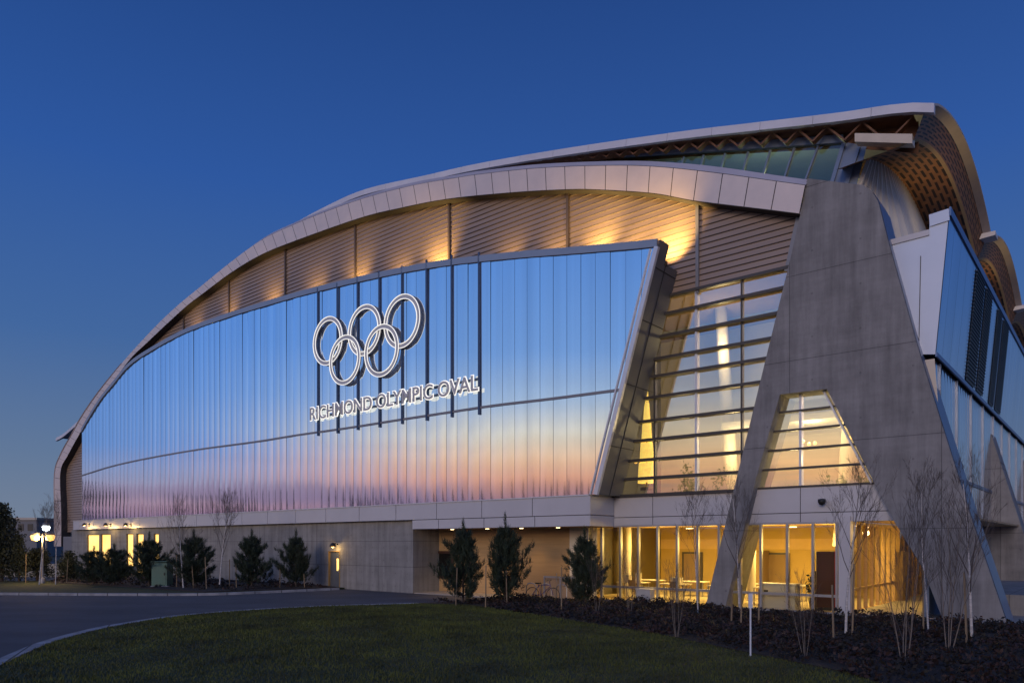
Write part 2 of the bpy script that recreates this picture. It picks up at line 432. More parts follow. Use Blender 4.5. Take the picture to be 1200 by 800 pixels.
for k in range(npan):
    a0 = aL+k*PW; a1 = a0+PW; g = .011
    n = 8
    bow = .0075*(1+.25*random.uniform(-1,1)); yaw = random.uniform(-.002,.002)
    pit = random.uniform(-.002,.002)
    for part in (0, 1):
        yaw2 = yaw+random.uniform(-.0015,.0015); tint = 0
        lo, hi = [], []
        for j in range(n+1):
            t = j/n; a = a0+g+(PW-2*g)*t
            bb = BC - bow*4*t*(1-t) + yaw2*(t-.5)*PW
            zl, zm, zt = zlow(a), zmid(a), ztop(a)-cap_h
            if part == 0: l, h = zl, zm-.05
            else: l, h = max(zl, zm+.05), zt
            if a > aTR-.12: h = l
            h = max(h, l)
            lo.append((a, bb, l)); hi.append((a, bb+pit*(h-l), h))
        if hi[n//2][2]-lo[n//2][2] > .02 or hi[0][2]-lo[0][2] > .02:
            md = [((np.array(x)+np.array(y))/2) for x, y in zip(lo, hi)]
            cw.grid([lo, md, hi], 0, True)
curtain = cw.build('curtain_wall', M['curtain'], arena)
bk = MB()   # dark backing behind the panel joints
xs = np.linspace(aL, aTR-.1, 160)
bk.grid([[(a, BC+.014, zlow(a)) for a in xs], [(a, BC+.014, max(ztop(a)-.02, zlow(a))) for a in xs]], 0, False)
bk.build('backing', curtain_mat('blue_joint', (.66,.71,.80), .12, (.2,.28,.42)), curtain)
tr = MB()
xs = np.linspace(aL, L(725,457,BC)[0]+.1, 90)
for i in range(len(xs)-1):
    x0, x1 = xs[i], xs[i+1]
    tr.hexa([(x0,BC-.05,zmid(x0)-.06),(x1,BC-.05,zmid(x1)-.06),(x1,BC+.04,zmid(x1)-.06),(x0,BC+.04,zmid(x0)-.06),
             (x0,BC-.05,zmid(x0)+.06),(x1,BC-.05,zmid(x1)+.06),(x1,BC+.04,zmid(x1)+.06),(x0,BC+.04,zmid(x0)+.06)])
tr.build('transom', M['grey_frame'], curtain)
cp = MB()
xs = np.linspace(aL, aTR, 120)
for i in range(len(xs)-1):
    x0, x1 = xs[i], xs[i+1]
    cp.hexa([(x0,BC-.10,ztop(x0)-cap_h),(x1,BC-.10,ztop(x1)-cap_h),(x1,BC+.5,ztop(x1)-cap_h),(x0,BC+.5,ztop(x0)-cap_h),
             (x0,BC-.10,ztop(x0)),(x1,BC-.10,ztop(x1)),(x1,BC+.5,ztop(x1)),(x0,BC+.5,ztop(x0))])
cp.build('top_cap', mat('blue_grey_cap', (.27,.31,.36), .4, .4, .05, .8), curtain)
fr = MB()
fr.bar((aBR,BC-.04,zB),(aTR-.02,BC-.04,zTR-.3), .20, .16)
fr.bar((aBR-.32,BC-.02,zB),(aTR-.34,BC-.02,zTR-.3), .07, .08)
fr.build('edge_frame', M['white_frame'], curtain)
ret = MB()   # slanted return back to the wall
def retp(t, b, off=0): return (aBR+(aTR-aBR)*t+.1+off, b, zB+(zTR-zB)*t)
ret.face([retp(0,BC),retp(0,-.02),retp(.93,-.02),retp(.93,BC+.8),retp(1,BC+.8),retp(1,BC)])
for t in (.2,.45,.7,.9):
    p = retp(t,BC+.01,.012); q = retp(t,-.05,.012)
    ret.bar(p, q, .03, .02, 1, (1,0,0))
p = retp(0,BC+.9,.012); q = retp(.93,BC+.9,.012); ret.bar(p, q, .03, .03, 1)
ret.face([retp(0,BC,-.25),retp(.93,BC+.3,-.25),retp(.93,-.02,-.25),retp(0,-.02,-.25)])
ret.build('end_return', [mat('dark_grey_panel', (.115,.118,.125), .45, .2, .06, 1), M['joint']], curtain)

# vertical posts that carry the sign
post_x = [(367.5,369.5,342,510),(391,392.3,336,507),(415,416,328,503),(440,441.5,322,500),(467,468,316,496),(494.5,496.8,309,492),(525.5,526.3,303,488),(556.5,558.4,300,485)]
for xt, xb, yt, yb in post_x:
    a, zb = L(xb, yb, BC-.25); zt = L(xt, yt-5, BC-.25)[1]
    pm = MB(); pm.box(a-.05, a+.05, BC-.10, BC-.03, zb, zt)
    pm.build('sign_post', M['post_blue'], arena)

# ---- band of pale panels under the curtain
aBL = L(97,620,BC)[0]; zb1 = L(485,609,BC)[1]; zb2 = L(600,617.5,BC)[1]
aC, _ = L(690,600,BC-.1); aE = L(484,610,BC)[0]
bd = MB()
bd.box(aBL-2.2, aC, BC-.10, 0, zB-.03-.001, zB+.02, 1)
n = 24; xs = np.linspace(aBL-2.2, aC, n+1)
xs = [aC-3.25*i for i in range(0, 26)]; xs = [x for x in xs if x > aBL-2.2]+[aBL-2.2]; xs = xs[::-1]
for i in range(len(xs)-1):
    bd.box(xs[i]+.02, xs[i+1]-.02, BC-.06, BC+.2, zb1+.02, zB-.04, 0)
bd.box(aBL-2.2, aC-.01, BC-.03, BC+.25, zb1, zB-.03, 2)
bd.box(aE, aC-.012, BC-.032, BC+.25, zb2+.01, zb1-.001, 2)
xs2 = [aC-3.25*i+.15*(i>0) for i in range(0, 30)]; xs2 = [x for x in xs2 if x > aE]+[aE]; xs2 = xs2[::-1]
for i in range(len(xs2)-1):
    bd.box(xs2[i]+.02, xs2[i+1]-.02, BC-.06, BC+.2, zb2, zb1-.015, 0)
# return at the right corner and the band along the wall plane
for z0, z1 in ((zb2, zb1-.015), (zb1+.02, zB-.04)):
    bd.box(aC-.02, aC+.04, BC-.05, -.02, z0, z1, 0)
zW1 = L(790,577.5,-.05)[1]; zW2 = L(770,605,-.05)[1]; zW3 = L(770,614.5,-.05)[1]
aw0 = aC+.045; aw1 = L(866,600,-.05)[0]; aw2 = L(1060,600,-.05)[0]
ws = [aw0, L(765,600,-.05)[0], aw1, L(938,600,-.05)[0], aw2]
for i in range(4):
    for z0, z1 in ((zW3, zW2-.015), (zW2+.015, zW1)):
        bd.box(ws[i]+.015, ws[i+1]-.015, -.06, .2, z0, z1, 0)
bd.box(aw0, aw2, -.03, .25, zW3+.01, zW1-.01, 2)
bd.build('ledge_band', [M['white_metal'], M['white_frame'], M['joint']], arena)

# soffit of the overhang
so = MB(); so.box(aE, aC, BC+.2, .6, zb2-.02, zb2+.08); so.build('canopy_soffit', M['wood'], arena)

# ---- concrete plinth wall with openings for door and windows
bW = BC+.22
aP0 = L(99,650,bW)[0]-3.2; aP1 = L(484,650,bW)[0]
plinth_holes = []
def hole(px0, px1, pyt, pyb=None):
    a0, zt = L(px0, pyt, bW); a1 = L(px1, pyt, bW)[0]
    zb = 0 if pyb is None else L(px0, pyb, bW)[1]
    return (a0, a1, zb, zt)
door_h = hole(385, 398.5, 645)
win_hs = [hole(102,116,626,668), hole(118,129.5,625.5,668), hole(148,156,625,664), hole(160,168,625,672), hole(180,186,625,668)]
pw = MB()
cuts = sorted([door_h]+win_hs)
cur = aP0; zt_ = zb1+.05
for a0, a1, z0, z1 in cuts:
    pw.box(cur, a0, bW, bW+.3, 0, zt_)
    if z0 > 0.05: pw.box(a0, a1, bW, bW+.3, 0, z0)
    pw.box(a0, a1, bW, bW+.3, z1, zt_)
    cur = a1
pw.box(cur, aP1, bW, bW+.3, 0, zt_)
plinth = pw.build('plinth_wall', M['concrete_wall'], arena)
a0, a1, z0, z1 = door_h
dm = MB(); dm.box(a0+.05, a1-.05, bW+.1, bW+.16, .02, z1-.05)
dr = dm.build('door', mat('grey_door', (.10,.115,.14), .5, .2, .05, 2), plinth)
k = MB(); k.box(a1-.45, a1-.25, bW+.085, bW+.105, 1.1, 1.85); k.build('vision_panel', M['window_glow'], dr)
h = MB(); h.tube([(a1-.18,bW+.03,1.0),(a1-.18,bW+.03,1.2)], .02); h.box(a1-.19,a1-.17,bW+.03,bW+.1,1.09,1.11); h.build('handle', M['steel'], dr)
k = MB()
for q in ((a0,a0+.05,0,z1),(a1-.05,a1,0,z1),(a0+.05,a1-.05,z1-.05,z1)): k.box(q[0],q[1],bW-.03,bW+.2,q[2],q[3])
k.build('door_frame', mat('ochre_door_frame', (.30,.20,.08), .5), plinth)
for a0, a1, z0, z1 in win_hs:
    k = MB()
    for q in ((a0,a0+.06,z0,z1),(a1-.06,a1,z0,z1),(a0+.06,a1-.06,z1-.06,z1),(a0+.06,a1-.06,z0,z0+.06)): k.box(q[0],q[1],bW+.05,bW+.2,q[2],q[3])
    wf = k.build('window', M['dark_frame'], arena)
    k = MB(); k.face([(a0,bW+.14,z0),(a1,bW+.14,z0),(a1,bW+.14,z1),(a0,bW+.14,z1)]); k.build('pane', M['window_glow'], wf)
# end wall left of the windows
k = MB(); k.box(aP0-4.0, aP0, bW+.6, 0, 0, zb1-.6); k.build('end_wall', M['far_wall'], arena)

# ---- recessed entrance: side wall, timber back wall, window, doors
bR = .25
k = MB()
aR0 = aP1-.3; aR1 = L(700,650,bR)[0]
k.box(aR0, aR1, bR, bR+.2, 0, zb2+.05)
rw = k.build('entrance_wall', M['wood_lit'], arena)
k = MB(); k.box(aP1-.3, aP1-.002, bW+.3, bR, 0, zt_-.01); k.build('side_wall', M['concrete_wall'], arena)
k = MB(); a0 = L(668,640,bR)[0]; k.box(a0, aR1, bR-.04, bR-.004, 0, zb2); k.build('end_panel', M['plaster'], rw)
a0, z1 = L(507,645,bR); a1, z0 = L(532,678,bR)
k = MB()
for q in ((a0,a0+.14,z0,z1),(a1-.14,a1,z0,z1),(a0+.14,a1-.14,z1-.14,z1),(a0+.14,a1-.14,z0,z0+.14)): k.box(q[0],q[1],bR-.08,bR-.005,q[2],q[3])
wf = k.build('window', mat('dark_red_brown_frame', (.05,.02,.012), .5), arena)
k = MB(); k.face([(a0+.1,bR-.02,z0+.1),(a1-.1,bR-.02,z0+.1),(a1-.1,bR-.02,z1-.1),(a0+.1,bR-.02,z1-.1)]); k.build('pane', curtain_mat('dark_pane', (.12,.12,.12), .03, (.02,.02,.02)), wf)
a0, z1 = L(632,677,bR-.6); a1, _ = L(670,677,bR-.6)
k = MB()
for aa in (a0, (a0+a1)/2, a1): k.box(aa-.04, aa+.04, bR-.2, bR-.12, 0, z1)
k.box(a0-.04, a1+.04, bR-.21, bR-.11, z1, z1+.1)
dr = k.build('entrance_door_frame', M['steel'], arena)
for s0, s1 in ((a0+.05,(a0+a1)/2-.05),((a0+a1)/2+.05,a1-.05)):
    k = MB(); k.box(s0, s1, bR-.18, bR-.15, .05, z1-.03); d = k.build('door_leaf', mat('tan_door', (.33,.24,.15), .45, 0, .08, 2), dr)
    k = MB(); k.tube([(s1-.12,bR-.25,.9),(s1-.12,bR-.25,1.3)], .02); k.build('handle', M['steel'], d)
for px in (530, 571, 611, 654):
    a, _ = L(px, 618, BC+.9)
    k = MB(); k.lathe([(.0,-.03),(.09,-.03),(.1,0),(.1,.02)], (a, BC+.9, zb2-.02)); k.build('downlight', M['lamp_soft'], arena)
    lamp('downlight_beam', 'SPOT', (a, BC+1.0, zb2-.1), 120, WARM, arena, spot_size=1.9, spot_blend=.8, shadow_soft_size=.08)

# ---- ground-floor glazing
bG = -.02; zc = zW3
gx = [690,706,727.5,748.5,771,794,818,843, 868, 892,923,953,981]
aG0 = L(690,650,bG)[0]; aG1 = L(984,650,bG)[0]
k = MB(); k.face([(aG0,bG,.1),(aG1,bG,.1),(aG1,bG,zc),(aG0,bG,zc)]); sf = k.build('shopfront_glazing', M['glass'], arena)
k = MB()
for x in gx:
    a = L(x,650,bG)[0]; k.box(a-.045, a+.045, bG-.08, bG+.08, .1, zc)
zr0 = L(770,689,bG)[1]
k.box(aG0, aG1, bG-.045, bG+.045, zr0-.05, zr0+.05)
k.box(aG0, aG1, bG-.09, bG+.09, .0, .14); k.box(aG0, aG1, bG-.05, bG+.05, zc-.08, zc-.001)
k.build('mullion_frame', M['steel'], sf)
# corner column and the side glazing running back
k = MB(); k.box(aG1, aG1+.42, bG-.15, bG+.35, 0, zc+.2); k.build('corner_column', M['white_metal'], arena)
aS = aG1+.2; bS1 = 17.0
k = MB(); k.face([(aS,.35,.1),(aS,bS1,.1),(aS,bS1,zc),(aS,.35,zc)]); sg = k.build('side_glazing', M['glass'], arena)
k = MB(); bb = .9
while bb < bS1:
    k.box(aS-.06, aS+.08, bb-.04, bb+.04, .1, zc); bb += .95
k.box(aS-.04, aS+.05, .35, bS1, .95, 1.05); k.box(aS-.07, aS+.07, .35, bS1, 0, .16); k.box(aS-.06, aS+.06, .35, bS1, zc-.1, zc)
k.build('mullion_frame', M['wood_lit'], sg)
aOut = L(1184,700,-.5)[0]
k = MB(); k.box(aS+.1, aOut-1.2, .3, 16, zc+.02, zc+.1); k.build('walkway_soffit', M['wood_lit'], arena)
for i in range(3):
    lamp('walkway_light', 'POINT', (aS+2.0, 2.5+4.2*i, zc-.3), 55, WARM, arena, shadow_soft_size=.15)
    k = MB(); k.lathe([(0,-.05),(.12,-.05),(.12,.02)], (aS+2.0, 2.5+4.2*i, zc)); k.build('downlight', M['lamp_soft'], arena)

# interior of the ground floor
bI = 9.0
k = MB()
k.box(aG0-1, aS-.15, .35, bI, -.02, .12, 0)
k.face([(aG0-1,.12,zc+.02),(aS-.1,.12,zc+.02),(aS-.1,bI,zc+.02),(aG0-1,bI,zc+.02)], 1)
k.face([(aG0-1,bI,0),(aS-.1,bI,0),(aS-.1,bI,zc),(aG0-1,bI,zc)], 2)
k.face([(aG0-1,.5,0),(aG0-1,bI,0),(aG0-1,bI,zc),(aG0-1,.5,zc)], 2)
k.face([(aG0-1,bI-.02,zc-1.15),(aS-.1,bI-.02,zc-1.15),(aS-.1,bI-.02,zc-.6),(aG0-1,bI-.02,zc-.6)], 1)
for a0, a1 in ((aG0+3.2, aG0+5.4), (aG0+8.6, aG0+9.5), (aG0+11, aG0+12)):
    k.box(a0, a1, bI-1.2, bI-.05, .12, 2.4, 3)
k.build('ground_floor_room', [M['floor_in'], mat('ochre_ceiling', (.52,.36,.15), .8, 0, .1, .5), M['yellow_wall'], M['brown_wall']], arena)
for i in range(4):
    aa = aG0+1.5+i*(aS-aG0)/4.2
    
    for bq in (7.6,):
        k = MB(); k.box(aa-.2, aa+.2, bq, bq+.1, zc-.04, zc-.0); k.build('ceiling_lamp', M['lamp_soft'], arena)
    o = lamp('ceiling_light', 'AREA', (aa, 4.5, zc-.2), 210, (1,.66,.18), arena, size=1.6); 
    lamp('bounce_light', 'POINT', (aa, 4.2, zc-.9), 135, (1,.66,.18), arena, shadow_soft_size=.3)
for i, x_ in enumerate((728, 812, 890, 912)):
    aa = L(x_,670,bI)[0]; k = MB(); k.box(aa-.62, aa+.62, bI-.1, bI-.03, .12, 2.3); d = k.build('doorway', M['dark_frame'], arena)
    k = MB(); k.box(aa-.5, aa+.5, bI-.13, bI-.11, .2, 2.2); k.build('door_leaf', M['brown_wall'], d)
# interior columns
for px in (880, 735):
    a = L(px,650,4)[0]; k = MB(); k.lathe([(.22,.1),(.22,zc)], (a,4,0)); k.build('interior_column', M['plaster'], arena)

# ---- hall window (left of the buttress) and its frame
bH = .02
zH0 = zW1+.02
hx0 = L(718,576,bH)[0]; 
def brace(py, off=0):   # left edge of the concrete leg
    return 930-(py-283)*(71/294.)+off
poly = [L(719,578,bH), L(866,577,bH), L(934,283,bH), (L(925,315,bH)[0]+.15, zg_top), (L(772,346,bH)[0]-.6, zg_top)]
aHr_t = L(929,312,bH)[0]; aHr_b = L(866,577,bH)[0]; aHl_t = L(770,345,bH)[0]; aHl_b = L(716,577,bH)[0]
def aHl(z): t = (z-zH0)/(zg_top-zH0); return aHl_b+(aHl_t-aHl_b)*t
def aHr(z): t = (z-zH0)/(zg_top-zH0); return aHr_b+(aHr_t-aHr_b)*t
k = MB(); k.face([(aHl_b,bH,zH0),(aHr_b,bH,zH0),(aHr_t,bH,zg_top),(aHl_t,bH,zg_top)])
hw = k.build('hall_window', M['glass_hall'], arena)
k = MB()
# transoms: from the photo at the mullion x=817
ty = [340,361,387,413,434,459,487,510,534,556.5,577]
for y in ty:
    zz = L(817,y,bH)[1]; k.box(aHl(zz)-.5, aHr(zz)+.1, bH-.22, bH+.03, zz-.062, zz+.062)
k.build('transom', M['dark_frame'], hw)
k = MB()
aM = L(817,400,bH)[0]; k.box(aM-.05, aM+.05, bH-.13, bH+.05, zH0, zg_top)
k.build('mullion', M['white_frame'], hw)
k = MB(); aM2 = L(870,370,bH)[0]; zz = aHr_b
tcut = max(0, (aM2-aHr_b)/(aHr_t-aHr_b)); k.box(aM2-.04, aM2+.04, bH-.1, bH+.05, zH0+(zg_top-zH0)*tcut, zg_top)
aM3 = L(768,480,bH)[0]; k.box(aM3-.04, aM3+.04, bH-.1, bH+.05, zH0, zH0+(zg_top-zH0)*.82)
k.build('thin_mullion', M['dark_frame'], hw)

# hall interior
k = MB(); bHI = 9.0; aHI = L(1090,415,.15)[0]-1.5
k.face([(aHl_b-4,.4,zH0-.02),(aHI,.4,zH0-.02),(aHI,bHI,zH0-.02),(aHl_b-4,bHI,zH0-.02)], 0)
k.face([(aHl_b-4,bHI,zH0),(aHI,bHI,zH0),(aHI,bHI,zg_top+.8),(aHl_b-4,bHI,zg_top+.8)], 1)
k.face([(aHl_b-4,.4,zg_top+.8),(aHI,.4,zg_top+.8),(aHI,bHI,zg_top+.8),(aHl_b-4,bHI,zg_top+.8)], 2)
k.face([(aHI,.4,zH0),(aHI,bHI,zH0),(aHI,bHI,zg_top+.8),(aHI,.4,zg_top+.8)], 1)
k.face([(aHl_b-4,.4,zH0),(aHl_b-4,bHI,zH0),(aHl_b-4,bHI,zg_top+.8),(aHl_b-4,.4,zg_top+.8)], 1)
zmf = zH0+(zg_top-zH0)*.42
k.box(aHl_b+3.5, aHI, 4.5, bHI, zmf-.3, zmf, 1)
k.build('hall_interior', [M['floor_in'], M['plaster'], M['brown_wall']], arena)
# raking interior columns, lit from below
def column(px0,py0,px1,py1,b,r):
    p, q = L(px0,py0,b), L(px1,py1,b); c = MB(); c.tube([(p[0],b,p[1]),(q[0],b,q[1])], [r, r*.8], 14); c.build('interior_column', M['plaster'], arena)
column(858,577,842,320,5.2,.34); column(985,640,1000,430,6.0,.35)
k = MB(); 
p = L(753,565,1.1); hc = L(753,446,1.1)[1]-p[1]
lc = tag(empty('stair_glow_cone', W(p[0],1.5,p[1]), ROT), 'golden glowing cone standing in for a lit stair behind the lower left of the glazing', 'stair stand-in')
for t0 in (0,.2,.4,.6,.8):
    k.lathe([(.44*(1-t0),hc*t0),(.44*(1-t0)*.98,hc*t0+.03),(.44*(1-t0-.22)+.04,hc*(t0+.2)-.03)], (0,0,0), 18)
k.build('shade', mat('golden_glow', (1,.7,.2), .6, 0, .5, 3, emit=(1,.66,.13), estr=1.5), lc)  # added glowing cone, stands in for a lit interior stair
k = MB(); k.lathe([(0,-.35),(.3,-.35),(.3,-.2),(.04,-.15),(.04,hc*1.02),(0,hc*1.04)], (0,0,0), 12); k.build('stand', M['dark_frame'], lc) 
for px,py,b,e in ((846,405,4.2,260),(770,555,3.0,60),(864,525,4.0,260),(930,540,2.4,170),(985,535,3.4,200),(950,500,5.0,190),(800,530,5.5,110)):
    p = L(px,py,b); lamp('hall_light', 'POINT', (p[0],b,p[1]), e, (1,.74,.34), arena, shadow_soft_size=.15)
for px,py,b in ((745,541,1.4),(996,513,4.5),(948,520,5),(941,517,5),(955,519,5)):
    p = L(px,py,b); k = MB(); k.lathe([(0,-.09),(.07,-.06),(.09,0),(.07,.06),(0,.09)], (p[0],b,p[1]), 10); k.build('wall_light', M['lamp_glow'], arena)

# ---- concrete buttresses
bB0, bB1 = -.5, 1.3
def bl(x, y): return L(x, y, bB0)
outer = [bl(826,714), (bl(826,714)[0]-.02, 0)]
out_px = [(859,577),(895,430),(927,300),(938,250),(946,209)]
right_px = [(1012,217),(1022,224),(1029,236),(1041,284),(1073.5,400),(1092,460),(1140,612)]
in_px_r = [(1047.5,610),(1024,565)]
aLo = bl(826,712)[0]; aLi = bl(849,711)[0]; aRi = bl(1107,735)[0]; aRo = bl(1182,740)[0]
poly_legL = [(aLo,0),(aLi,0),bl(886,560),bl(913,463),bl(946,209),bl(938,250),bl(859,577)]
apexL, apexR = bl(914,462), bl(969,455.5)
full = [(aLo,0),(aLi,0),bl(886,560),apexL,apexR,bl(1024,565),bl(1047.5,610),bl(1082,667),(aRi,0),(aRo,0)]
full += [bl(*p) for p in reversed(right_px)] + [bl(*p) for p in reversed(out_px)]
k = MB(); k.prism(full, bB0, bB1); but = k.build('buttress', M['concrete'], arena)
SP = 15.8
for i in (1,2,3):
    c = but.copy(); COL.objects.link(c); c.parent = arena; c.location = (0, SP*i, 0)
    full
# blue steel edge strip on the buttress's outer edge
k = MB()
pr = [bl(*p) for p in right_px]+[(aRo,0)]
for i in range(len(pr)-1):
    p, q = pr[i], pr[i+1]
    k.face([(p[0]+.012,bB0+.12,p[1]),(q[0]+.012,bB0+.12,q[1]),(q[0]+.012,bB1,q[1]),(p[0]+.012,bB1,p[1])])
k.build('edge_flashing', M['blue_metal'], arena)
# window in the A
bw = .05
wl0, wr0 = L(884,574,bw), L(1024,567,bw); wl1, wr1 = L(915,463,bw), L(967,457,bw)
z0 = zW1+.02; z1 = .5*(wl1[1]+wr1[1])
k = MB(); k.face([(wl0[0]-.3,bw,z0),(wr0[0]+.5,bw,z0),(wr1[0]+.6,bw,z1+.3),(wl1[0]-.3,bw,z1+.3)]); aw = k.build('buttress_window', M['glass_hall'], arena)
k = MB(); H_ = z1-z0
for t in (0,.2,.405,.61,.81,1.0):
    zz = z0+H_*t; tt = t; k.box(wl0[0]+(wl1[0]-wl0[0])*t-.3, wr0[0]+(wr1[0]-wr0[0])*t+.4, bw-.14, bw+.03, zz-.04, zz+.04)
k.build('transom', M['dark_frame'], aw)
k = MB(); a = L(939,500,bw)[0]; k.box(a-.045, a+.045, bw-.13, bw+.04, z0, z1)
k.bar((wl0[0]+.05,bw-.2,z0),(wl1[0]+.05,bw-.2,z1), .1, .16); k.bar((wr0[0]-.02,bw-.2,z0),(wr1[0]-.02,bw-.2,z1), .07, .16)
k.build('mullion', M['white_frame'], aw)

# ---- side box (upper volume on the right flank) and lower side curtain
bX = .15
bx_pts = [(1036,284),(1089,270),(1089.5,252.5),(1112.5,245),(1096,415),(1070,415)]
aT, zT = L(1112.5,245,bX); aBm, zBm = L(1096,415,bX)
LEN = 66.0
k = MB()
poly = [L(x,y,bX) for x,y in bx_pts]
k.face([(a,bX,z) for a,z in poly][::-1], 0)
p4, p1 = poly[1], poly[2]
q = MB(); 
k.bar((p1[0],bX-.03,p1[1]-.2),(aT,bX-.03,zT-.2), .42, .05, 0)
k.bar((poly[0][0],bX-.03,poly[0][1]-.08),(p4[0],bX-.03,p4[1]-.08), .2, .05, 2)
k.bar((L(1079,300,bX)[0],bX-.012,L(1079,300,bX)[1]),(L(1077,400,bX)[0],bX-.012,L(1077,400,bX)[1]), .02, .02, 1)
k.face([(poly[5][0]-1,bX,zBm),(aBm,bX,zBm),(aBm,LEN,zBm),(poly[5][0]-1,LEN,zBm)], 1)
k.face([(poly[2][0],bX,zT),(aT,bX,zT),(aT,LEN,zT),(poly[2][0],LEN,zT)], 2)
k.face([(p4[0]-3,bX,p4[1]),(p4[0],bX,p4[1]),(p4[0],LEN,p4[1]),(p4[0]-3,LEN,p4[1])], 2)
k.face([(p4[0],bX,p4[1]),(p4[0],bX,p1[1]),(p4[0],LEN,p1[1]),(p4[0],LEN,p4[1])], 2)
sb = k.build('side_volume', [mat('pale_blue_end_panel', (.54,.60,.70), .4, .2, .04, 1), M['joint'], M['white_metal']], arena)
def sd(t, b, off=0.0): return (aBm+(aT-aBm)*t+off, b, zBm+(zT-zBm)*t)
k = MB(); bb = bX+.02; i = 0
while bb < LEN:
    b2 = bb+(1.5 if i else 1.1)
    k.face([sd(0,bb,.02),sd(0,b2-.02,.02),sd(.97,b2-.02,.02),sd(.97,bb,.02)], 0); bb = b2; i += 1
k.face([sd(0,bX+.01),sd(0,LEN),sd(1,LEN),sd(1,bX+.01)], 1)
k.bar(sd(.985,bX,.03), sd(.985,LEN,.03), .3, .06, 1, (1,0,0)); k.bar(sd(.0,bX,.03), sd(.0,LEN,.03), .16, .06, 1, (1,0,0))
k.build('side_cladding', [M['curtain_side'], mat('deep_blue_trim', (.10,.17,.32), .4, .3)], sb)
for x0, x1 in ((1137,1147),(1149,1156),(1163,1168),(1170,1176)):
    b0 = LS(x0,420,.5*(aT+aBm))[0]; b1 = LS(x1,420,.5*(aT+aBm))[0]
    k = MB(); k.face([sd(0.03,b0,.05),sd(0.03,b1,.05),sd(.94,b1,.05),sd(.94,b0,.05)], 0)
    for t in np.linspace(.06,.92,30): k.bar(sd(t,b0,.06), sd(t,b1,.06), .03, .05, 1, (1,0,0))
    k.build('vent', [M['black'], mat('vent_blade', (.04,.06,.10), .5, .3)], sb)
# lower channel-glass curtain between the buttresses
aLc = aBm-.10
k = MB(); bb = .2; i = 0
while bb < LEN:
    b2 = bb+.6
    rows_ = []
    for zz in (1.2, 5, zBm-.1):
        rows_.append([(aLc-.01*math.sin(math.pi*t)*-1, bb+(b2-bb-.015)*t, zz) for t in np.linspace(0,1,5)])
    k.grid(rows_, 0, True); bb = b2; i += 1
sc_ = k.build('side_curtain', M['curtain_low'], arena)
k = MB(); bb = 1.4
while bb < LEN:
    k.box(aLc-.02, aLc+.07, bb-.04, bb+.04, 1.2, zBm-.1); bb += 3.6
k.box(aLc-.02, aLc+.06, .2, LEN, 5.35, 5.5); k.box(aLc-.3, aLc-.1, .2, LEN, 0, 9)
k.build('mullion', M['blue_metal'], sc_)
k = MB(); k.face([(aBm-1.0,bX-.0,zBm-.15),(aBm-.02,bX,zBm-.15),(aLc+.2,bX,zBm-1.9)]); k.build('corner_panel', M['plaster'], sb)
k = MB(); k.box(aLc-.5, aOut+.6, 3.0, LEN, 0, .9); k.build('side_plinth', M['concrete_wall'], arena)

# ---- roof
bV = 2.0
ver_px = [(66,513),(75,508),(90,495),(104,482),(131,448),(188,383),(245,333),(303,286),(342,264),(381,243),(428,222.5),(500,206),(560,192.5),(658,175.5),(791,156),(882,145),(980,133.5),(1040,124.5),(1070,121.5),(1095,122)]
VER = trace(ver_px, bV, 6)
VR = resample(VER, 121)
aEv = VR[-1][0]
def zver(a): return float(np.interp(a, VR[:,0], VR[:,1]))
def scal(b): return 1.7*abs(math.sin(math.pi*((b-bV)/SP)))**.85 if b > bV else 0
def fade(a): return max(0, min(1, (a-(aEv-14))/12.0))
bs = np.concatenate([np.linspace(bV+SP*i, bV+SP*(i+1), 13)[(1 if i else 0):] for i in range(4)])
k = MB()
for i in range(4):
    bb_ = np.linspace(bV+SP*i+.001, bV+SP*(i+1)-.001, 15)
    k.grid([[(p[0], b, p[1]+scal(b)*fade(p[0])) for p in VR] for b in bb_], 0, True)
roof = k.build('roof', M['roof_white'], arena)
# verge fascia at the front: white panel boards
vt = .36
k = MB()
for i in range(0, len(VR)-1):
    p, q = VR[i], VR[i+1]; g = .015 if i % 3 == 0 else 0
    k.hexa([(p[0]+g,bV-.1,p[1]-vt),(q[0],bV-.1,q[1]-vt),(q[0],bV+.15,q[1]-vt),(p[0]+g,bV+.15,p[1]-vt),
            (p[0]+g,bV-.04,p[1]+.02),(q[0],bV-.04,q[1]+.02),(q[0],bV+.15,q[1]+.02),(p[0]+g,bV+.15,p[1]+.02)])
k.build('verge_board', M['roof_white'], roof)
# eave: grey edge strip, slotted soffits
aRib, zRib = L(1070,168,bV+.1); aRib += 0
dR_ = zver(aRib)-zRib
aW_, zW_ = L(1004,187,3.2)
sofA, sofB, sofC, lipm = MB(), MB(), MB(), MB()
for i in range(4):
    bb_ = np.linspace(bV+SP*i+.02, bV+SP*(i+1)-.02, 21)
    e0, e1, e2, e3, e4, lip0 = [], [], [], [], [], []
    for b in bb_:
        s = scal(b)
        zE = zver(aEv)+s
        e0.append((aEv, b, zE-.06)); lip0.append((aEv+.0, b, zE+.03))
        e1.append((aEv-.34, b, zE-.20))
        e2.append((aRib+.05, b, zver(aRib)+s-dR_+.1)); e3.append((aRib-.06, b, zver(aRib)+s-dR_))
        e4.append((aW_-.5, b, zver(aRib)+s-dR_-.15))
    lipm.grid([lip0, e0], 0, True); sofA.grid([e0, e1], 0, True)
    sofB.grid([e1, e2], 0, True); sofA.grid([e2, e3], 1, True); sofC.grid([e3, e4], 0, True)
lipm.build('eave_lip', M['soffit_edge'], roof)
sofA.build('eave_edge', [M['soffit_edge'], M['wood_lit']], roof); row_uv(sofB.build('outer_soffit', M['soffit'], roof), 21, 1.75); row_uv(sofC.build('inner_soffit', M['soffit'], roof), 21, abs(aRib-aW_)+.5)
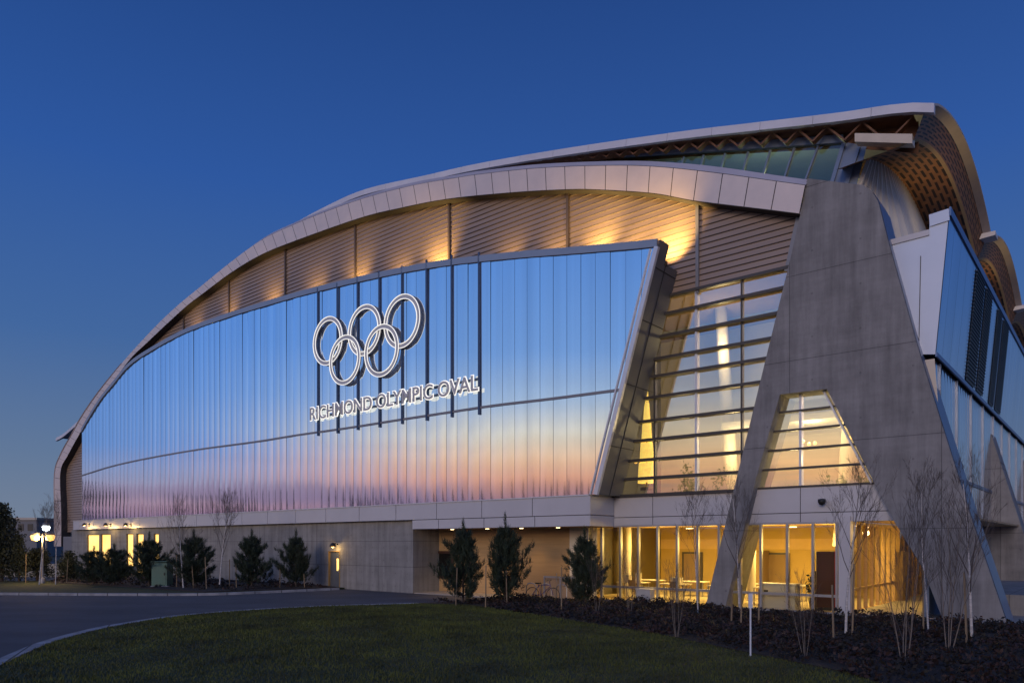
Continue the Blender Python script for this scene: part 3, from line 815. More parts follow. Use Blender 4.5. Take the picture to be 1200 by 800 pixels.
# white beaks where each bay begins
for i in (1,2,3):
    b = bV+SP*i; k = MB(); zz = zver(aEv)
    k.hexa([(aEv-6,b-.8,zz-.6),(aEv+.25,b-.8,zz-.16),(aEv+.25,b+.1,zz-.16),(aEv-6,b+.1,zz-.6),(aEv-6,b-.8,zz+.12),(aEv+.25,b-.8,zz+.06),(aEv+.25,b+.1,zz+.06),(aEv-6,b+.1,zz+.12)])
    k.build('verge_board', M['roof_white'], roof)
# front truss: chord, web struts, dark timber behind
aT0 = L(560,190,bV)[0]
def zch(a):   # underside of the truss at the verge
    d = np.interp(a, [aT0, L(700,180,bV)[0], L(980,150,bV)[0], aRib], [.15, .55, .95, dR_])
    return zver(a)-float(d)
k = MB()
xs = np.linspace(aT0, aRib, 60)
k.grid([[(a,bV+1.1,zch(a)) for a in xs],[(a,bV+1.1,zver(a)-.2) for a in xs]], 0, False)
k.grid([[(a,bV+.1,zver(a)-vt-.0) for a in xs],[(a,bV+1.1,zver(a)-vt) for a in xs]], 0, False)
k.build('truss_backing', mat('deep_brown_timber', (.14,.06,.025), .7, 0, .3, 2), roof)
k = MB()
aa = aRib-.05; sg_ = 0
while aa > aT0+1:
    d = (zver(aa)-zch(aa)); w = max(.4, .62*d)
    k.bar((aa,bV+.5,zver(aa)-.3),(aa-w,bV+.5,zch(aa-w)+.05), .07, .3); k.bar((aa-w,bV+.5,zch(aa-w)+.05),(aa-2*w,bV+.5,zver(aa-2*w)-.3), .07, .3)
    aa -= 2*w
k.build('truss_strut', M['wood'], roof)
k = MB(); a0 = L(1002,182,bV)[0]
k.hexa([(a0,bV-.05,zch(a0)-.16),(aRib,bV-.05,zch(aRib)-.06),(aRib,bV+.4,zch(aRib)-.06),(a0,bV+.4,zch(a0)-.16),(a0,bV-.05,zch(a0)+.18),(aRib,bV-.05,zch(aRib)+.3),(aRib,bV+.4,zch(aRib)+.3),(a0,bV+.4,zch(a0)+.18)])
k.build('truss_chord', mat('cream_painted_beam', (.55,.47,.36), .5, 0, .08, 2), roof)
# clerestory
bK = 3.0
c_top = [L(620,193,bK), L(700,186,bK), L(860,177,bK), L(989,168,bK)]
c_bot = [L(620,210,bK), L(700,210,bK), L(860,215,bK), L(972,222,bK)]
def ct(a): return float(np.interp(a, [p[0] for p in c_top], [p[1] for p in c_top]))
zcb = min(p[1] for p in c_bot)-.6
aK0 = c_top[0][0]; aKt = c_top[-1][0]; aKb = L(973,213,bK)[0]
k = MB(); xs = np.linspace(aK0, aKb, 30)
k.face([(aK0,bK,zcb),(aKb-.1,bK,zcb),(aKt,bK,ct(aKt)),(c_top[2][0],bK,ct(c_top[2][0])),(c_top[1][0],bK,ct(c_top[1][0])),(aK0,bK,ct(aK0))])
cg = k.build('clerestory_window', M['glass_clere'], arena)
k = MB()
for x0,y0,x1,y1 in ((877,178,869,202),(903,176,893,204),(931,173.5,918,207),(959,171,943,208),(989,168,974,212),(850,180,843,199),(825,182,820,196),(802,184,797,194),(1007,170,990,217)):
    p, q = L(x0,y0,bK-.05), L(x1,y1+6,bK-.05); k.bar((p[0],bK-.05,p[1]),(q[0],bK-.05,q[1]), .07 if x0<980 else .16, .12)
xs = np.linspace(aK0, aKt, 20)
for i in range(19):
    x0, x1 = xs[i], xs[i+1]
    k.hexa([(x0,bK-.12,ct(x0)),(x1,bK-.12,ct(x1)),(x1,bK+.1,ct(x1)),(x0,bK+.1,ct(x0)),(x0,bK-.12,ct(x0)+.33),(x1,bK-.12,ct(x1)+.33),(x1,bK+.1,ct(x1)+.33),(x0,bK+.1,ct(x0)+.33)])
k.build('frame', M['blue_metal'], cg)
k = MB()
p = [L(991,167,bK), L(1016,171,bK), L(1003,222,bK), L(973,222,bK)]
k.face([(a,bK-.02,z) for a,z in p][::-1]); k.build('end_panel', M['blue_metal'], cg)
k = MB(); k.face([(aK0-2,7,zcb-3),(aKt-.2,7,zcb-3),(aKt-.2,7,ct(aKt)+.2),(aK0-2,7,ct(aKt)+.2)])
xs=np.linspace(aK0,aKt,34)
for x in xs[:-6]: k.bar((x,6.6,zcb-1),(x+2.2,6.6,ct(aKt)-.2), .05,.1,1)
k.build('roof_space_wall', [mat('olive_wall', (.30,.30,.18), .8), M['wood_lit']], arena)
p = L(960,190,5); lamp('roof_space_light','POINT',(p[0]-1,5,p[1]-.6),190,(1,.85,.45),arena,shadow_soft_size=.3)
p = L(890,190,5); lamp('roof_space_light','POINT',(p[0],5,p[1]-.8),90,(.65,.95,.8),arena,shadow_soft_size=.3)
# ribbed flank wall under the eave
k = MB()
aWt = L(1016,172,bK)[0]; zlo = L(1012,290,bK)[1]; aWb = L(978,250,bK)[0]; zref = L(994,217,bK)[1]; zt0 = L(1008,172,bK)[1]; aref = L(994,217,bK)[0]
def aflank(z, b=99): return aWt+(zt0-z)*(-.36+.62*max(0,min(1,(b-3)/3.0)))
for i in range(4):
    b0 = bK if i == 0 else bV+SP*i
    b1 = bV+SP*(i+1)
    n = int((b1-b0)/.42)
    cols = []
    for j in range(n*4+1):
        b = b0+(b1-b0)*j/(n*4); zt = zver(aRib)+scal(b)-dR_-.05
        off = .13*(1 if (j%4) in (1,2) else 0)
        cols.append([(aflank(zlo,b)+off,b,zlo),(aflank(zt0,b)+off,b,min(zt, zt0+4)) ])
    k.grid(cols, 0, False)
k.build('flank_wall', M['corrugated'], arena)
for i in range(2):
    lamp('flank_uplight','SPOT',(aWt+2.3, bK+5.5+SP*i, zt0-3.3), 230, (1,.72,.32), arena, spot_size=2.2, spot_blend=1, shadow_soft_size=.2)
    bpy.data.objects[-1] if False else None
for o in [o for o in COL.objects if o.name.startswith('flank_uplight')]:
    o.rotation_euler = (math.pi, 0, 0)
k = MB(); k.face([(aflank(zlo)-.3,1.3,zlo-4),(aflank(zlo)-.3,LEN,zlo-4),(aflank(zlo)-.3,LEN,zlo+.1),(aflank(zlo)-.3,1.3,zlo+.1)]); k.build('flank_base', M['blue_metal'], arena)

# uplights tucked behind the curtain's top edge, washing the cladding
for px, py, e in ((776,300,2600),(728,292,500),(690,296,1500),(640,298,350),(585,304,260),(500,316,1800),(455,325,420),(405,335,800),(355,348,420),(305,360,520),(255,374,330),(215,390,220)):
    a, z = L(px, py, -1.2)
    o = lamp('cladding_uplight', 'SPOT', (a, -1.05, z-.15), e, (1,.60,.17), arena, spot_size=1.75, spot_blend=1.0, shadow_soft_size=.12)
    aim(o, (a-.2, -.05, z+1.55))
    k = MB(); k.box(a-.12,a+.12,-1.2,-.95,z-.42,z-.2); k.build('uplight_fitting', M['black'], arena)
# building mass behind the facade so that nothing shows through
k = MB(); k.box(aP0, aG0-1, .6, 12, 0, L(300,420,0)[1]); 
k.build('building_core', M['far_wall'], arena)

# ================================================================== RING EMBLEM AND LETTERING
bRg = BC-.17
R_out = .5*(L(427,357,bRg)[1]-L(427,417,bRg)[1]); ringw = .15*R_out*2*.62
cen = [(384.2,399.5),(427,387),(471,376.5),(405,422),(448,411)]
c0 = L(427,400,bRg)
em = tag(empty('ring_emblem', W(c0[0], bRg, c0[1]), ROT), 'five interlocked pale metal rings mounted on the blue curtain wall', 'emblem')
for i, (x, y) in enumerate(cen):
    a, z = L(x, y, bRg); a -= c0[0]; z -= c0[1]
    off = 0 if i < 3 else -.055
    k = MB(); n = 72; Ro, Ri = R_out, R_out-ringw
    def circ(r, b): return [(a+r*math.cos(2*math.pi*j/n), b+off, z+r*math.sin(2*math.pi*j/n)) for j in range(n)]
    e = .034
    k.grid([circ(Ri+e,-.02), circ(Ro-e,-.02)], 0, False, True)
    for r0, r1 in ((Ri,Ri+e),(Ro-e,Ro)):
        k.grid([circ(r0,-.02),circ(r0,-.05),circ(r1,-.05),circ(r1,-.02)], 1, False, True)
    k.grid([circ(Ro,-.02),circ(Ro,.05)], 0, False, True); k.grid([circ(Ri,-.02),circ(Ri,.05)], 0, False, True)
    k.grid([circ(Ri,.05),circ(Ro,.05)], 0, False, True)
    k.build('ring', [M['letter_face'], M['letter_edge']], em)
    for ang in (70, 190, 310):
        pass

bT = BC-.20
pL, pR = L(364,492.5,bT), L(560.5,461,bT); hL = L(365,478,bT)[1]-pL[1]
cu = bpy.data.curves.new('lettering', 'FONT'); cu.body = 'RICHMOND OLYMPIC OVAL'; cu.size = 1; cu.extrude = .0
tmp = bpy.data.objects.new('tmp_text', cu); COL.objects.link(tmp)
bpy.context.view_layer.update()
dim = tmp.dimensions.copy()
width = pR[0]-pL[0]; hgt = hL*1.02
bpy.data.objects.remove(tmp)
sgn = tag(empty('lettering_sign', W(pL[0], bT, pL[1]), ROT), 'one line of raised pale capital letters below the five rings', 'sign')
def textmesh(body, off, ext):
    cu = bpy.data.curves.new('t', 'FONT'); cu.body = body; cu.size = 1; cu.extrude = ext; cu.offset = off; cu.resolution_u = 4
    o = bpy.data.objects.new('t', cu); COL.objects.link(o)
    bpy.context.view_layer.update()
    me = bpy.data.meshes.new_from_object(o.evaluated_get(bpy.context.evaluated_depsgraph_get()))
    d = o.dimensions.x
    bpy.data.objects.remove(o); return me
def extent(body):
    me = textmesh(body, 0, 0); v = np.array([q.co[:] for q in me.vertices]); bpy.data.meshes.remove(me)
    return v[:,0].min(), v[:,0].max(), v[:,1].max()
x0a, x1a, ymax = extent('RICHMOND OLYMPIC OVAL')
sx = width/(x1a-x0a); sz = hgt/ymax
pos = 0
for wd in ('RICHMOND', 'OLYMPIC', 'OVAL'):
    pre = 'RICHMOND OLYMPIC OVAL'.split(wd)[0]
    e = extent(pre+wd)[1]; w0 = extent(wd)
    xoff = (e-w0[1])-x0a
    for nm, off, ext, b, mm in (('letter_edge', .052, .006, .0, M['letter_edge']), ('letter_face', .004, .02, -.03, M['letter_face'])):
        me = textmesh(wd, off, ext)
        for v in me.vertices:
            x, y, zz = v.co; v.co = ((x+xoff)*sx, b-zz*1.6, y*sz)
        me.flip_normals(); me.materials.clear(); me.materials.append(mm); me.name = nm
        o = bpy.data.objects.new(nm, me); COL.objects.link(o)
        if nm == 'letter_edge': wordo = o; o.name = 'lettering'; o.parent = sgn
        else: o.name = 'letter_face'; o.parent = wordo
k = MB()
k.box(.05, width-.1, .06, .12, hgt*.2, hgt*.2+.07); k.box(.05, width-.1, .06, .12, hgt*.75, hgt*.75+.07); k.build('rail', M['post_blue'], sgn)

# ================================================================== GROUND
def struct(name, k, m): return tag(k.build(name, m), kind='structure')
k = MB(); k.box(-900, 900, -900, 1400, -1.0, -.06); struct('ground', k, M['earth'])
# road: wide sweep of asphalt
lawn_edge = catmull([G(-120,850)[:2], G(0,785)[:2], G(30,770)[:2], G(60,757)[:2], G(100,745)[:2], G(140,736)[:2], G(210,725)[:2], G(290,718)[:2], G(380,713)[:2], G(490,709.5)[:2]], 6)
k = MB(); k.face([(-120,-40,0),(60,-40,0),(60,90,0),(-120,120,0)]); struct('road', k, M['asphalt'])
# front lawn (camera side)
bed_edge = catmull([G(490,709.5)[:2], G(560,713)[:2], G(650,727)[:2], G(760,745)[:2], G(870,768)[:2], G(960,787)[:2], G(1015,801)[:2], G(1130,850)[:2]], 6)
lawn_poly = [tuple(p) for p in lawn_edge] + [tuple(p) for p in bed_edge[1:]] + [(12, 6), (14,-8), (-9,-8)]
k = MB(); k.slab([(x,y) for x,y in lawn_poly], .0, .1); struct('lawn', k, M['lawn'])
def strip(curve, w0, w1, z0, z1):
    """raised strip along a curve between offsets w0 and w1 to its left"""
    c = np.array(curve); t = np.gradient(c, axis=0); t /= np.linalg.norm(t, axis=1)[:,None]; nrm = np.stack([-t[:,1], t[:,0]], 1)
    k = MB(); a_ = c+nrm*w0; b_ = c+nrm*w1
    k.grid([[(*p,z0) for p in a_],[(*p,z1) for p in a_],[(*p,z1) for p in b_],[(*p,z0) for p in b_]], 0, False)
    return k
struct('kerb', strip(lawn_edge, -.02, .3, 0, .125), M['kerb'])
# far lawn strip and kerb on the left
far_edge = catmull([G(-420,697)[:2], G(-200,697)[:2], G(0,696.5)[:2], G(120,697.2)[:2], G(240,697)[:2], G(320,694)[:2], G(395,690.6)[:2]], 6)
back = [G(410,689.5)[:2], G(300,686)[:2], G(180,683.5)[:2], G(80,681.5)[:2], G(-420,681)[:2]]
k = MB(); k.slab([tuple(p) for p in far_edge]+back, 0, .1); struct('verge_lawn', k, M['lawn'])
struct('kerb', strip(far_edge, -.3, .02, 0, .125), M['kerb'])
# planting strip before the plinth (left) and big bed (right)
fb = [G(240,696)[:2], G(395,690.3)[:2], W(L(384,690,bW)[0], bW-.05, 0)[:2], W(aP0+2, bW-.05, 0)[:2], G(60,684.5)[:2], G(120,687.5)[:2]]
k = MB(); k.slab(fb, 0, .16); struct('planting_soil', k, M['soil'])
bed_back = [W(aOut+6, -1.0, 0)[:2], W(aOut, -.9, 0)[:2], W(aG0, -.5, 0)[:2], G(600,705)[:2], G(545,706.5)[:2]]
bed_poly = [tuple(p) for p in bed_edge] + [(20,14),(26,17)] + bed_back
k = MB(); k.slab(bed_poly, 0, .13); struct('planting_soil', k, M['soil'])
# paved apron under the building's corner, entrance pavement
k = MB()
ap = [W(aLi+1,-.85,0)[:2], W(aOut+.5,-.85,0)[:2], W(aOut+.5,16,0)[:2], W(aG1+.1,16,0)[:2], W(aG1+.1,-.4,0)[:2], W(aLi+1,-.4,0)[:2]]
k.slab(ap, 0, .15); struct('paving', k, M['paving'])
k = MB()
ap = [W(aP1,bW+.1,0)[:2], W(aR1,bW+.6,0)[:2], W(aR1,bR,0)[:2], W(aP1,bR,0)[:2]]; k.slab(ap, 0, .06); struct('paving', k, M['paving'])
k = MB()
p0, p1 = W(aR1,-.62,0), W(aOut+8,-.88,0); k.bar((p0[0],p0[1],.1),(p1[0],p1[1],.1), .2, .22); tag(k.build('kerb', M['kerb']), kind='structure')

def in_poly(px, py, poly):
    inside = np.zeros(len(px), bool); j = len(poly)-1
    for i in range(len(poly)):
        xi, yi = poly[i][:2]; xj, yj = poly[j][:2]
        c = ((yi > py) != (yj > py)) & (px < (xj-xi)*(py-yi)/(yj-yi+1e-12)+xi)
        inside ^= c; j = i
    return inside
def scatter(poly, n):
    P = np.array(poly); lo, hi = P.min(0), P.max(0)
    x = RNG.uniform(lo[0], hi[0], n); y = RNG.uniform(lo[1], hi[1], n); m = in_poly(x, y, poly)
    return x[m], y[m]
def raw_tris(name, V, mats, midx=None, quads=False):
    n = len(V); k_ = 4 if quads else 3
    me = bpy.data.meshes.new(name)
    me.vertices.add(n*k_); me.vertices.foreach_set('co', V.reshape(-1).astype(np.float32))
    me.loops.add(n*k_); me.loops.foreach_set('vertex_index', np.arange(n*k_, dtype=np.int32))
    me.polygons.add(n); me.polygons.foreach_set('loop_start', np.arange(0, n*k_, k_, dtype=np.int32)); me.polygons.foreach_set('loop_total', np.full(n, k_, np.int32))
    for m in (mats if isinstance(mats, list) else [mats]): me.materials.append(m)
    if midx is not None: me.polygons.foreach_set('material_index', midx.astype(np.int32))
    me.update(calc_edges=True); me.validate()
    return me
# grass blades
x, y = scatter([p for p in lawn_poly if True], 420000)
keep = (y > 12.5) & (np.abs(x) < .76*y); x, y = x[keep], y[keep]
n = len(x); hgt_ = RNG.uniform(.03,.075,n)*(1+.3*np.sin(x*.9)*np.cos(y*.7)); ang = RNG.uniform(0,6.28,n); w_ = RNG.uniform(.006,.014,n)*(y/14)
lean = RNG.normal(0,.02,(n,2))
V = np.zeros((n,3,3))
V[:,0] = np.stack([x-np.cos(ang)*w_, y-np.sin(ang)*w_, np.full(n,.095)],1); V[:,1] = np.stack([x+np.cos(ang)*w_, y+np.sin(ang)*w_, np.full(n,.095)],1)
V[:,2] = np.stack([x+lean[:,0], y+lean[:,1], .1+hgt_],1)
me = raw_tris('grass', V, M['grass_blade']); o = bpy.data.objects.new('grass', me); COL.objects.link(o); tag(o, 'short mown grass of the dark front lawn', 'grass', kind='stuff')
# ground cover in the planting beds
def cover(poly, nclump, hmin, hmax, name, label, leaf=.055, per=34):
    x, y = scatter(poly, nclump)
    C = []; mi = []
    for cx, cy in zip(x, y):
        r = random.uniform(.16,.38); h = random.uniform(hmin,hmax)*(1+.4*math.sin(cx*1.3+cy*.6))
        n = per
        th = RNG.uniform(0,6.28,n); rr = r*np.sqrt(RNG.uniform(0,1,n)); zz = .12+h*(1-(rr/r)**2*.6)*RNG.uniform(.35,1.0,n)
        c = np.stack([cx+rr*np.cos(th), cy+rr*np.sin(th), zz],1)
        u = RNG.normal(0,1,(n,3)); u /= np.linalg.norm(u,axis=1)[:,None]; v = np.cross(u, RNG.normal(0,1,(n,3))); v /= np.linalg.norm(v,axis=1)[:,None]
        s = leaf*RNG.uniform(.6,1.5,n)[:,None]
        C.append(np.stack([c-u*s, c+v*s*.5, c+u*s, c-v*s*.5],1)); mi.append((RNG.uniform(0,1,n) < (.65 if math.sin(cx*2.1)*math.cos(cy*1.7)+random.uniform(-.6,.6) > 0 else .12)).astype(int))
    V = np.concatenate(C); me = raw_tris(name, V, [M['cover_b'], M['cover_a']], np.concatenate(mi), True)
    o = bpy.data.objects.new(name, me); COL.objects.link(o); tag(o, label, 'ground cover', kind='stuff')
cover(bed_poly, 4200, .12, .34, 'ground_cover', 'dark maroon low shrubs covering the bed beside the lawn')
cover(fb, 1300, .15, .4, 'ground_cover', 'dark low shrubs along the foot of the plinth wall', .07, 22)

# ================================================================== TREES
def needle_crown(h, r, seed):
    rg = np.random.default_rng(seed); rd = random.Random(seed)
    quads = []; br = MB()
    def tuft(c, ax, nn, ln):
        dirs = ax+rg.normal(0,.62,(nn,3)); dirs /= np.linalg.norm(dirs,axis=1)[:,None]
        q = np.cross(dirs, rg.normal(0,1,(nn,3))); q /= np.linalg.norm(q,axis=1)[:,None]; q *= .013
        base = c+rg.normal(0,.028,(nn,3))+ax*rg.uniform(-.10,.10,nn)[:,None]
        quads.append(np.stack([base-q, base+q, base+dirs*rg.uniform(.6,1.1,nn)[:,None]*ln],1))
    nl = 9
    for i in range(nl):
        t = i/nl+rd.uniform(0,.05); z = h*(.10+.76*t)
        nb = rd.randint(5,7) if t < .7 else rd.randint(3,5)
        a0 = rd.uniform(0,6.3)
        for j in range(nb):
            az = a0+j*2*math.pi/nb+rd.uniform(-.45,.45)
            ln = r*(1-t)**.6*rd.choice((.45,.7,.9,1.1,1.4))*rd.uniform(.85,1.1)+.12
            d = np.array([math.cos(az), math.sin(az), 0.])
            rise = ln*rd.uniform(.25,.75)
            P = [np.array([0,0,z])+d*ln*s+np.array([0,0,rise*s**1.7]) for s in (0,.35,.65,.85,1)]
            br.tube(P, [.022,.016,.012,.008,.004], 5, 0, False)
            for s_, n_, l_ in ((1,3,.23),(2,4,.24),(3,4,.24),(4,2,.26)):
                for q_ in range(n_):
                    off = rg.normal(0,.12,3)*np.array([1,1,.7])*(1 if s_ < 4 else .3)
                    ax = d*.45+np.array([0,0,.8])+off*2; ax /= np.linalg.norm(ax)
                    tuft(P[s_]+off, ax, 17, l_)
                if s_ > 1 and rd.random() < .7:
                    az2 = az+rd.choice((-1,1))*rd.uniform(.5,.9); d2 = np.array([math.cos(az2), math.sin(az2), .5])
                    e = P[s_]+d2*ln*.28; br.tube([P[s_], e], [.01,.004], 4, 0, False)
                    ax = d2*.4+np.array([0,0,.9]); ax /= np.linalg.norm(ax); tuft(e, ax, 26, .24); tuft((e+P[s_])/2, ax, 20, .22)
    for z in np.linspace(.84,1.0,6): tuft(np.array([0,0,h*z]), np.array([0,0,1.0]), 26, .2)
    return np.concatenate(quads), br
PINES = []
def make_pine(seed, r):
    root = empty('pine_tree', (0,0,0)); h = 3.0
    V, br = needle_crown(h, r, seed)
    me = raw_tris('crown', V, M['needle']); c = bpy.data.objects.new('crown', me); COL.objects.link(c); c.parent = root
    br.tube([(0,0,-.05),(.02,0,.8),(-.02,.01,1.8),(0,0,h*.97)], [.065,.05,.03,.01], 7)
    br.build('trunk', M['bark'], root)
    return root
pine_src = [make_pine(3, .95), make_pine(11, .82), make_pine(29, 1.05)]
used = set()
def place(src, i, loc, h, base_h, label, group, cat, rz, wide=1.0):
    o = src[i]
    if (id(src), i) in used: o = copy_tree(src[i])
    used.add((id(src), i))
    s = h/base_h; o.location = loc; o.scale = (s*wide, s*wide, s); o.rotation_euler = (0,0,rz)
    tag(o, label, cat, group)
    return o
def px_h(x, yb, yt, z=.1):
    p = G(x, yb, z); return p, (yb-yt)*p[1]/F
pine_list = [
 (110,685,640,0,'small dark pine below the pale lit windows, leftmost of the pines',1.3),
 (134,686,637,1,'dark pine in front of the plinth wall between the two groups of lit windows',1.5),
 (175,687,624,2,'dark pine just behind the green utility cabinet',1.15),
 (227,688.5,621,1,'bushy pine with a staked birch at its left, right of the green cabinet',1.3),
 (295,688.5,621,0,'compact cone-shaped pine alone before bare concrete wall',1.0),
 (347,688.5,620,2,'open-branched pine nearest the grey door',.95),
 (543,708,609,0,'pine in front of the dark-framed entrance window',.82),
 (592,708,603,2,'tallest pine, before the timber entrance wall',.76),
 (685,709,618,1,'wide pine at the left end of the lit ground-floor glazing',1.0)]
for n_, (x_, yb, yt, v, lab, wd) in enumerate(pine_list):
    p, h = px_h(x_, yb, yt); place(pine_src, v, p, h, 3.1, lab, 'pines planted along the arena', 'pine tree', n_*1.7, wd*.80)

def bare_tree(seed, h, stems=1, spread=.25, r0=.05, trunk_frac=.34, depth=4):
    rd = random.Random(seed); tk = MB(); tw = MB()
    def grow(p, d, ln, r, lev):
        n = 4 if lev < 2 else 3
        pts = [p]; rad = [r]; q = p.copy(); dd = d.copy()
        for i in range(n):
            dd = (dd+Vector((rd.uniform(-1,1),rd.uniform(-1,1),rd.uniform(-.3,.9)))*((.07 if stems == 1 else .15) if lev == 0 else .13)).normalized()
            q = q+dd*(ln/n); pts.append(q.copy()); rad.append(max(.0026, r*(1-.75*(i+1)/n)))
        (tk if lev == 0 else tw).tube(pts, rad, 7 if lev == 0 else (4 if lev == 1 else 3), 0, False)
        if lev >= depth: return
        nb = (13 if stems == 1 else 7) if lev == 0 else rd.randint(3,5)
        for b in range(nb):
            t = (trunk_frac+(1-trunk_frac)*(b+.5)/nb) if lev == 0 else rd.uniform(.25,.98)
            i = min(int(t*n), n-1); f = t*n-i
            pp = pts[i].lerp(pts[i+1], f); rr = rad[i]*(1-f)+rad[i+1]*f
            dcur = (pts[i+1]-pts[i]).normalized()
            az = rd.uniform(0,6.283) if lev else b*2.4+rd.uniform(-.4,.4)
            perp = Vector((math.cos(az), math.sin(az), 0)); perp = (perp-dcur*perp.dot(dcur)).normalized()
            an = rd.uniform(.35,.62) if lev == 0 else rd.uniform(.3,.7)
            nd = (dcur*math.cos(an)+perp*math.sin(an)+Vector((0,0,.18))).normalized()
            l2 = (h*(.40*(1-t)+.15)) if lev == 0 else ln*rd.uniform(.4,.65)
            grow(pp, nd, l2*rd.uniform(.8,1.15), max(.0036, rr*.55), lev+1)
    for s in range(stems):
        az = s*2*math.pi/max(stems,1)+rd.uniform(-.5,.5); lean = spread if stems > 1 else .03
        d = Vector((math.cos(az)*lean, math.sin(az)*lean, 1)).normalized()
        grow(Vector((math.cos(az)*.08*(stems>1), math.sin(az)*.08*(stems>1), -.05)), d, h*rd.uniform(.85,1), r0, 0)
    return tk, tw
def make_bare(name, seed, h, m1, m2, **kw):
    tk, tw = bare_tree(seed, h, **kw); root = empty(name, (0,0,0))
    tk.build('trunk', M[m1], root); tw.build('twigs', M[m2], root); return root
birch_src = [make_bare('birch_tree', 5, 5.0, 'birch_bark', 'twig', r0=.055), make_bare('birch_tree', 17, 5.0, 'birch_bark', 'twig', r0=.04, trunk_frac=.42), make_bare('birch_tree', 23, 5.0, 'birch_bark', 'twig', r0=.06, trunk_frac=.28)]
shrub_src = [make_bare('bare_shrub', 41, 3.0, 'twig_pale', 'twig', stems=5, spread=.35, r0=.022, trunk_frac=.16, depth=3), make_bare('bare_shrub', 53, 3.0, 'twig_pale', 'twig', stems=4, spread=.28, r0=.02, trunk_frac=.18, depth=3)]
birch_list = [
 (46,684,592,0,'bare birch beside the bright street lamp at far left'),
 (65,684,586,1,'bare birch standing against the left end of the arched fascia'),
 (215,689,590,2,'bare birch with white trunk right of the green cabinet'),
 (257,689,575,0,'tall bare birch between the bushy pine and the compact pine, against the concrete wall'),
 (818,718,572,1,'slim bare birch in front of the glazing, left of the left concrete leg'),
 (867,719,570,2,'slim bare birch in front of the foot of the left concrete leg'),
 (991,745,540,0,'bare birch at the white corner column, trunk wrapped with dark ties'),
 (1088,739,553,1,'bare birch before the inner edge of the right concrete leg'),
 (1139,750,548,2,'bare birch with thick pale trunk in front of the right concrete leg')]
for n_, (x_, yb, yt, v, lab) in enumerate(birch_list):
    p, h = px_h(x_, yb, yt, .12); place(birch_src, v, p, h, 5.4, lab, 'leafless young birches around the arena', 'birch', n_*2.1, .8)
shrub_list = [
 (793,746,648,0,'leafless multi-stem shrub at the lawn edge before the middle glazing'),
 (943,770,660,1,'leafless multi-stem shrub right of the white marker post'),
 (1060,778,590,0,'largest leafless multi-stem shrub, in front of the paved corner'),
 (1112,762,570,1,'leafless multi-stem shrub between the two birches of the right leg'),
 (700,720,640,1,'thin leafless shrub just right of the wide pine'),
 (738,722,636,0,'thin leafless shrub before the lit glazing, between wide pine and lawn edge')]
for n_, (x_, yb, yt, v, lab) in enumerate(shrub_list):
    p, h = px_h(x_, yb, yt, .12); place(shrub_src, v, p, h, 3.3, lab, 'leafless shrubs in the planting bed', 'shrub', n_*1.3, .62 if n_ < 4 else .5)

# stakes
stakes = [(112,683,650,'short stake under the leftmost pine'),(30,682,648,'weathered stake in the dark planting at far left edge'),(48.5,681,650,'stake touching the birch by the street lamp, on its right'),(78,683,655,'stake alone right of the fascia-end birch'),
 (116,684,655,'stake between the leftmost pine and its neighbour'),(207,688,650,'stake standing left of the white-trunked birch'),(227,689,655,'leaning stake inside the bushy pine'),(242,690.5,652,'stake on the right of the bushy pine, tallest of the far row'),
 (269,688,655,'stake on the right of the tall bare birch'),(277,688.5,658,'stake left of the compact pine'),(328,688.5,660,'stake left of the open-branched pine'),(357,688.5,672,'short stake right of the open-branched pine'),
 (534,709,665,'stake below the pine at the dark entrance window'),(569,712,662,'stake between the two entrance pines'),(594,709,668,'stake below the tallest pine'),(658,717,664,'stake left of the wide pine'),
 (857,731,690,'stake left of the birch at the left concrete leg'),(868.5,732,685,'stake right behind the birch at the left concrete leg'),(889,731,690,'stake midway between left leg and lit counter'),
 (977,751,685,'tall stake left of the corner-column birch'),(998.5,746,660,'tall stake right of the corner-column birch'),(1133,757,670,'tall stake left of the thick-trunked birch'),(1082,741,668,'stake left of the birch at the inner edge of the right leg')]
sk = MB(); sk.hexa([(-.03,-.03,-.1),(.03,-.03,-.1),(.03,.03,-.1),(-.03,.03,-.1),(-.028,-.028,1),(.028,-.028,1),(.028,.028,1),(-.028,.028,1)])
s0 = sk.build('tree_stake', M['stake'])
for n_, (x_, yb, yt, lab) in enumerate(stakes):
    o = s0 if n_ == 0 else s0.copy()
    if n_: COL.objects.link(o)
    p, h = px_h(x_, yb, yt, .12); o.location = p; o.scale = (.68,.68,h); o.rotation_euler = (random.uniform(-.05,.05), .12 if 'leaning' in lab else random.uniform(-.03,.03), n_*.7)
    tag(o, 'wooden tree '+lab, 'stake', 'wooden stakes that hold the young trees')
# white marker post
p, h = px_h(879.5,768,712,.1); k = MB(); k.tube([(0,0,-.1),(0,0,h)], .022, 8); k.box(-.05,.05,-.012,.012,h,h+.35)
o = k.build('marker_post', mat('white_plastic', (.6,.62,.66), .5)); o.location = p; tag(o, 'thin white marker post at the lawn edge', 'post')

